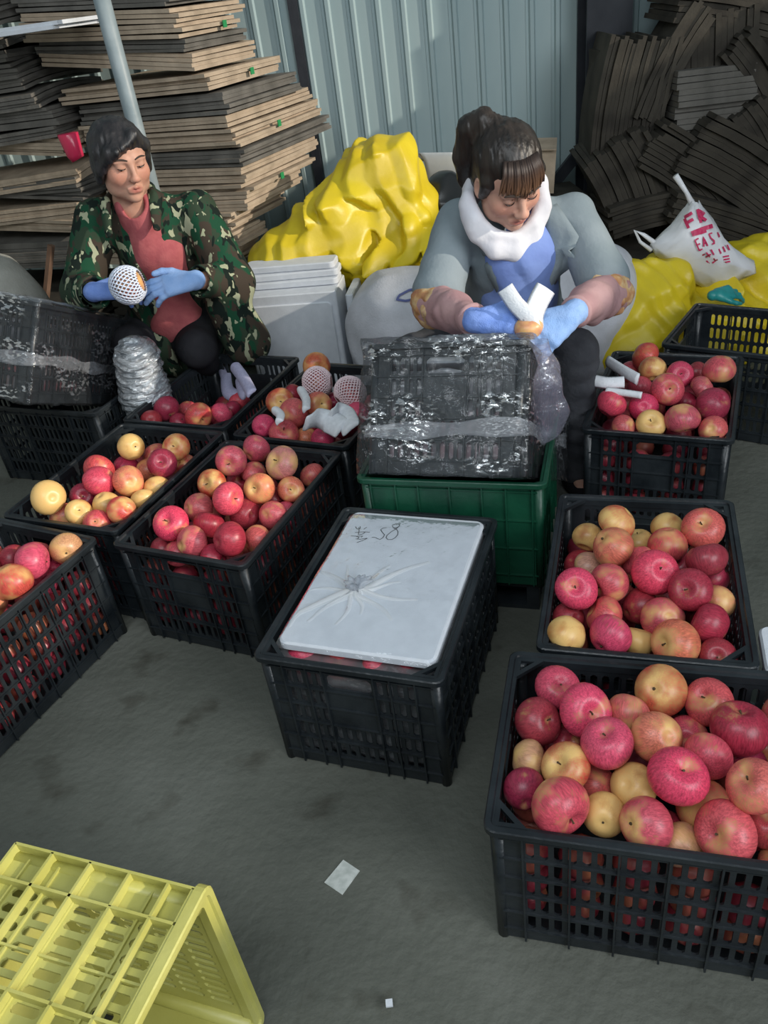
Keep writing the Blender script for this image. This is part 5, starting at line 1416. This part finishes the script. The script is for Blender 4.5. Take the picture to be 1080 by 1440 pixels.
decal(bag, [z_(P) for P in ([(465, 470), (500, 555)], [(462, 470), (495, 450)], [(480, 510), (508, 495)], [(500, 555), (528, 540)], [(540, 520), (535, 440), (572, 515)], [(545, 495), (565, 485)], [(610, 405), (582, 415), (600, 450), (625, 470), (628, 495), (608, 500)], [(655, 400), (672, 440)],
                            [(515, 600), (548, 585)], [(560, 570), (590, 610)], [(555, 610), (600, 585)], [(600, 545), (625, 590)], [(665, 540), (685, 580)], [(700, 520), (720, 565)], [(735, 505), (755, 550)], [(700, 608), (752, 598)], [(706, 632), (757, 622)], [(712, 655), (762, 645)], [(560, 640), (585, 665)], [(620, 620), (650, 655)], [(610, 660), (655, 630)])], 2.9, 2.1, M_red, 'red_lettering', 'small red letters E A S and lines below')
g0 = at(1005, 415, 2.72); S = SDF(*grid_around([g0, g0+Vector((.13, .02, 0))], .08, .004)); hand(S, g0, (.95, .25, -.05), (0, -.5, .8), .15, side=1, curl=(.3, .35, .4, .45), thumb=(.7, .3))
tag(sdf_obj('rubber_glove', S, M_teal), 'teal rubber glove lying below the white plastic bag', 'glove')
# curled white sheet and dark bag behind the yellow heap
m = MB(); v = []; n = 22
C0, C1 = at(592, 240, 3.72), at(640, 262, 3.6)
for i in range(9):
    t = i/8; c = C0.lerp(C1, t); r = .055+.05*t
    for k in range(n):
        a = -1.9+4.4*k/(n-1); v.append(c+Vector((-.3*r*cos(a), -.45*r*cos(a), 0))+Vector((0, 0, r*1.25*sin(a)))+Vector((.72, -.35, 0))*(r*cos(a)*.9))
f = [(i*n+k, i*n+k+1, (i+1)*n+k+1, (i+1)*n+k) for i in range(8) for k in range(n-1)]
m.add(v, f); o = m.build('curled_sheet', M_bag, None, True); sd = o.modifiers.new('s', 'SOLIDIFY'); sd.thickness = .004; tag(o, 'curled white plastic sheet between the yellow heap and the woman in grey', 'sheet')
S = SDF(*grid_around([at(625, 285, 3.5)], .25, .01)); S.ell(tuple(at(628, 300, 3.5)), (.12, .12, .16), None, 0); S.ell(tuple(at(610, 350, 3.45)), (.16, .12, .16), None, .05)
S.fn(lambda D, x, y, z: D-.012*crease(x, y, z, 9, 1.)); tag(sdf_obj('black_bag', S, material('black_bag', (.012, .014, .016), rough=.3), relax=0), 'black plastic bag in the shade right of the yellow heap', 'bag')
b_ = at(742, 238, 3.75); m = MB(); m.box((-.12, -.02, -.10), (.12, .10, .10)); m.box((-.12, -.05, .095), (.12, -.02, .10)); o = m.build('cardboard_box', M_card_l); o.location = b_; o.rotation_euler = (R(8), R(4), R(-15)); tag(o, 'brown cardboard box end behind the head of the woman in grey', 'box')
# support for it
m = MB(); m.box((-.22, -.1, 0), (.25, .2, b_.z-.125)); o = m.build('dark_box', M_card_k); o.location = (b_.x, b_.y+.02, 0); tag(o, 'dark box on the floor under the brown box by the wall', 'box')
# steel pole and cup
pp_ = Vector((-.668, 3.14, 0)); pole = empty('steel_pole', pp_, 0, 'grey painted steel pole behind the woman in camouflage', 'pole')
m = MB(); m.tube([(0, 0, 0), (0, 0, 1.9)], .028, 18); link('pole', mesh_from('pole', m.v, m.f, M_steel, True), pole)
m = MB(); m.box((-.07, -.07, 0), (.07, .07, .008)); link('foot_plate', mesh_from('foot_plate', m.v, m.f, M_steel), pole)


# ------------------------------------------------------------------ flattened cardboard
def proj(P):
    d = Vector(P)-camp; z = d.dot(_fw); return 540+F_PX*d.dot(_r)/z, 720-F_PX*d.dot(_u)/z


SHEET = {}


def sheet_mesh(a, b_, t, mat, bend=0.):
    key = (round(a, 2), round(b_, 2), round(t, 4), mat.name, round(bend, 3))
    if key not in SHEET:
        m = MB(); n = 6 if bend else 1; v = []
        for i in range(n+1):
            x = a*(i/n-.5); zb = bend*(1-(2*i/n-1)**2)
            v += [(x, -b_/2, zb-t/2), (x, b_/2, zb-t/2), (x, b_/2, zb+t/2), (x, -b_/2, zb+t/2)]
        f = [(i*4+k, i*4+(k+1) % 4, i*4+4+(k+1) % 4, i*4+4+k) for i in range(n) for k in range(4)]+[(3, 2, 1, 0), (n*4, n*4+1, n*4+2, n*4+3)]
        SHEET[key] = mesh_from('cardboard_sheet', [Vector(p) for p in v], [tuple(reversed(q)) for q in f], mat)
    return SHEET[key]


def bundle(M, a, b_, n, t, mat, label, group, jit=.012, bend=0., gap=.0015):
    loc, q, _s = M.decompose(); o = empty('cardboard_bundle', loc, 0, label, 'cardboard', group); o.rotation_euler = q.to_euler('XYZ')
    for i in range(n):
        me = sheet_mesh(a*rng.choice([1, .985, .97]), b_*rng.choice([1, .98, .96]), t, mat, bend)
        s = link('cardboard_sheet', me, o); s.location = (rng.uniform(-jit, jit), rng.uniform(-jit, jit), (i-(n-1)/2)*(t+gap)); s.rotation_euler = (rng.uniform(-.006, .006), rng.uniform(-.006, .006), rng.uniform(-.02, .02))
    return o


ORDN = 'lowest second third fourth fifth sixth seventh eighth ninth tenth eleventh twelfth thirteenth fourteenth fifteenth sixteenth seventeenth eighteenth nineteenth twentieth twentyfirst twentysecond twentythird twentyfourth twentyfifth'.split()
GL = 'flattened cardboard bundles in the left pile'
# px of the front corner and of the far right end, by image height
tab = [(-30, 232, 335), (20, 238, 338), (70, 258, 345), (105, 272, 372), (135, 302, 402), (165, 318, 425), (200, 330, 455), (235, 344, 458), (270, 348, 440), (310, 338, 415), (350, 332, 372), (400, 330, 350)]
YC = 3.36; rdir = Vector((cos(R(62)), sin(R(62)), 0)); ldir = Vector((cos(R(157)), sin(R(157)), 0))
M_tape = material('green_tape', (.02, .25, .08), rough=.5)
lev = 0; y = 372.; T = .0125
tones = [M_card_l, M_card_l, M_card_d]
while y > -60:
    ys_, cs_, es_ = zip(*tab); cx_ = float(np.interp(y, ys_, cs_))+rng.uniform(-7, 7); ex_ = float(np.interp(y, ys_, es_))+rng.uniform(-8, 6)
    C = at(cx_, y, YC); n = int(rng.integers(3, 6)); th = n*(T+.0015)
    L = .2
    while L < .9 and proj(C+rdir*L)[0] < ex_: L += .02
    tl = R(rng.uniform(-1.5, 1.5)+(5 if y < 120 else 0)); M = Matrix.Translation(C) @ Matrix.Rotation(R(62), 4, 'Z') @ Matrix.Rotation(tl, 4, 'X')
    Mb = M @ Matrix.Translation((L/2, .36, th/2))
    bd = bundle(Mb, L, .72, n, T, M_card_l if (y > 240 or lev % 3) else M_card_d, f'{ORDN[lev]} tan cardboard bundle counted upward, front column of the left pile', GL, bend=0)
    if lev % 3 == 1 and y < 300:
        g = MB(); g.box((-.012, -.004, -.012), (.012, 0, .012)); tp = link('green_tape', mesh_from('green_tape', g.v, g.f, M_tape), bd); tp.location = (rng.uniform(-.1, .1), -.375, 0)
    # second column further left, its shade put into greyer cardboard
    C2 = C+ldir*.76+Vector((0, 0, rng.uniform(-.02, .02)))
    M2 = Matrix.Translation(C2) @ Matrix.Rotation(R(66+rng.uniform(-6, 6)), 4, 'Z') @ Matrix.Rotation(R(rng.uniform(-4, 4)), 4, 'X')
    bundle(M2 @ Matrix.Translation((.25, .38, th/2)), .52, .74, n, T, M_card_d if (y < 200 or rng.random() < .5) else M_card_l, f'{ORDN[lev]} greyish cardboard bundle counted upward, rear column at the left edge', GL, bend=float(rng.choice([0, .02])))
    # step up by the bundle's thickness
    z1 = C.z+th+.003
    while at(cx_, y, YC).z < z1: y -= .5
    lev += 1
# low supports of the pile, shade put into their dark colour
bundle(Matrix.Translation((-.62, 3.72, .17)) @ Matrix.Rotation(R(62), 4, 'Z'), .55, .75, 14, .023, M_card_k, 'shade-toned cardboard stack at the foot of the left pile', GL, jit=.03)
bundle(Matrix.Translation((-1.45, 3.95, .17)) @ Matrix.Rotation(R(66), 4, 'Z'), .5, .8, 14, .023, M_card_k, 'shade-toned cardboard stack behind the grey sack', GL, jit=.03)
m = MB(); m.tube([at(72, 345, 3.35), at(64, 425, 3.35)], .016, 6); o = m.build('wooden_post', material('brown_wood', (.14, .08, .05), (.2, .12, .08), 12, .8)); tag(o, 'brown wooden stick standing right of the grey sack', 'post')
c_ = at(102, 205, 3.30); m = MB(); m.tube([c_+Vector((.006, 0, -.047)), c_+Vector((0, 0, -.03)), c_+Vector((-.004, 0, .04)), c_+Vector((-.004, 0, .043))], [.026, .031, .038, .036], 16); o = m.build('cup', M_cup, None, True); tag(o, 'small red plastic cup on the cardboard left of the black hair', 'cup')
b2 = bundle(Matrix.Translation(at(30, 42, 3.45)) @ Matrix.Rotation(R(70), 4, 'Z'), .3, .5, 2, .012, M_foam, 'pale board bundle jutting out at the top left', GL)

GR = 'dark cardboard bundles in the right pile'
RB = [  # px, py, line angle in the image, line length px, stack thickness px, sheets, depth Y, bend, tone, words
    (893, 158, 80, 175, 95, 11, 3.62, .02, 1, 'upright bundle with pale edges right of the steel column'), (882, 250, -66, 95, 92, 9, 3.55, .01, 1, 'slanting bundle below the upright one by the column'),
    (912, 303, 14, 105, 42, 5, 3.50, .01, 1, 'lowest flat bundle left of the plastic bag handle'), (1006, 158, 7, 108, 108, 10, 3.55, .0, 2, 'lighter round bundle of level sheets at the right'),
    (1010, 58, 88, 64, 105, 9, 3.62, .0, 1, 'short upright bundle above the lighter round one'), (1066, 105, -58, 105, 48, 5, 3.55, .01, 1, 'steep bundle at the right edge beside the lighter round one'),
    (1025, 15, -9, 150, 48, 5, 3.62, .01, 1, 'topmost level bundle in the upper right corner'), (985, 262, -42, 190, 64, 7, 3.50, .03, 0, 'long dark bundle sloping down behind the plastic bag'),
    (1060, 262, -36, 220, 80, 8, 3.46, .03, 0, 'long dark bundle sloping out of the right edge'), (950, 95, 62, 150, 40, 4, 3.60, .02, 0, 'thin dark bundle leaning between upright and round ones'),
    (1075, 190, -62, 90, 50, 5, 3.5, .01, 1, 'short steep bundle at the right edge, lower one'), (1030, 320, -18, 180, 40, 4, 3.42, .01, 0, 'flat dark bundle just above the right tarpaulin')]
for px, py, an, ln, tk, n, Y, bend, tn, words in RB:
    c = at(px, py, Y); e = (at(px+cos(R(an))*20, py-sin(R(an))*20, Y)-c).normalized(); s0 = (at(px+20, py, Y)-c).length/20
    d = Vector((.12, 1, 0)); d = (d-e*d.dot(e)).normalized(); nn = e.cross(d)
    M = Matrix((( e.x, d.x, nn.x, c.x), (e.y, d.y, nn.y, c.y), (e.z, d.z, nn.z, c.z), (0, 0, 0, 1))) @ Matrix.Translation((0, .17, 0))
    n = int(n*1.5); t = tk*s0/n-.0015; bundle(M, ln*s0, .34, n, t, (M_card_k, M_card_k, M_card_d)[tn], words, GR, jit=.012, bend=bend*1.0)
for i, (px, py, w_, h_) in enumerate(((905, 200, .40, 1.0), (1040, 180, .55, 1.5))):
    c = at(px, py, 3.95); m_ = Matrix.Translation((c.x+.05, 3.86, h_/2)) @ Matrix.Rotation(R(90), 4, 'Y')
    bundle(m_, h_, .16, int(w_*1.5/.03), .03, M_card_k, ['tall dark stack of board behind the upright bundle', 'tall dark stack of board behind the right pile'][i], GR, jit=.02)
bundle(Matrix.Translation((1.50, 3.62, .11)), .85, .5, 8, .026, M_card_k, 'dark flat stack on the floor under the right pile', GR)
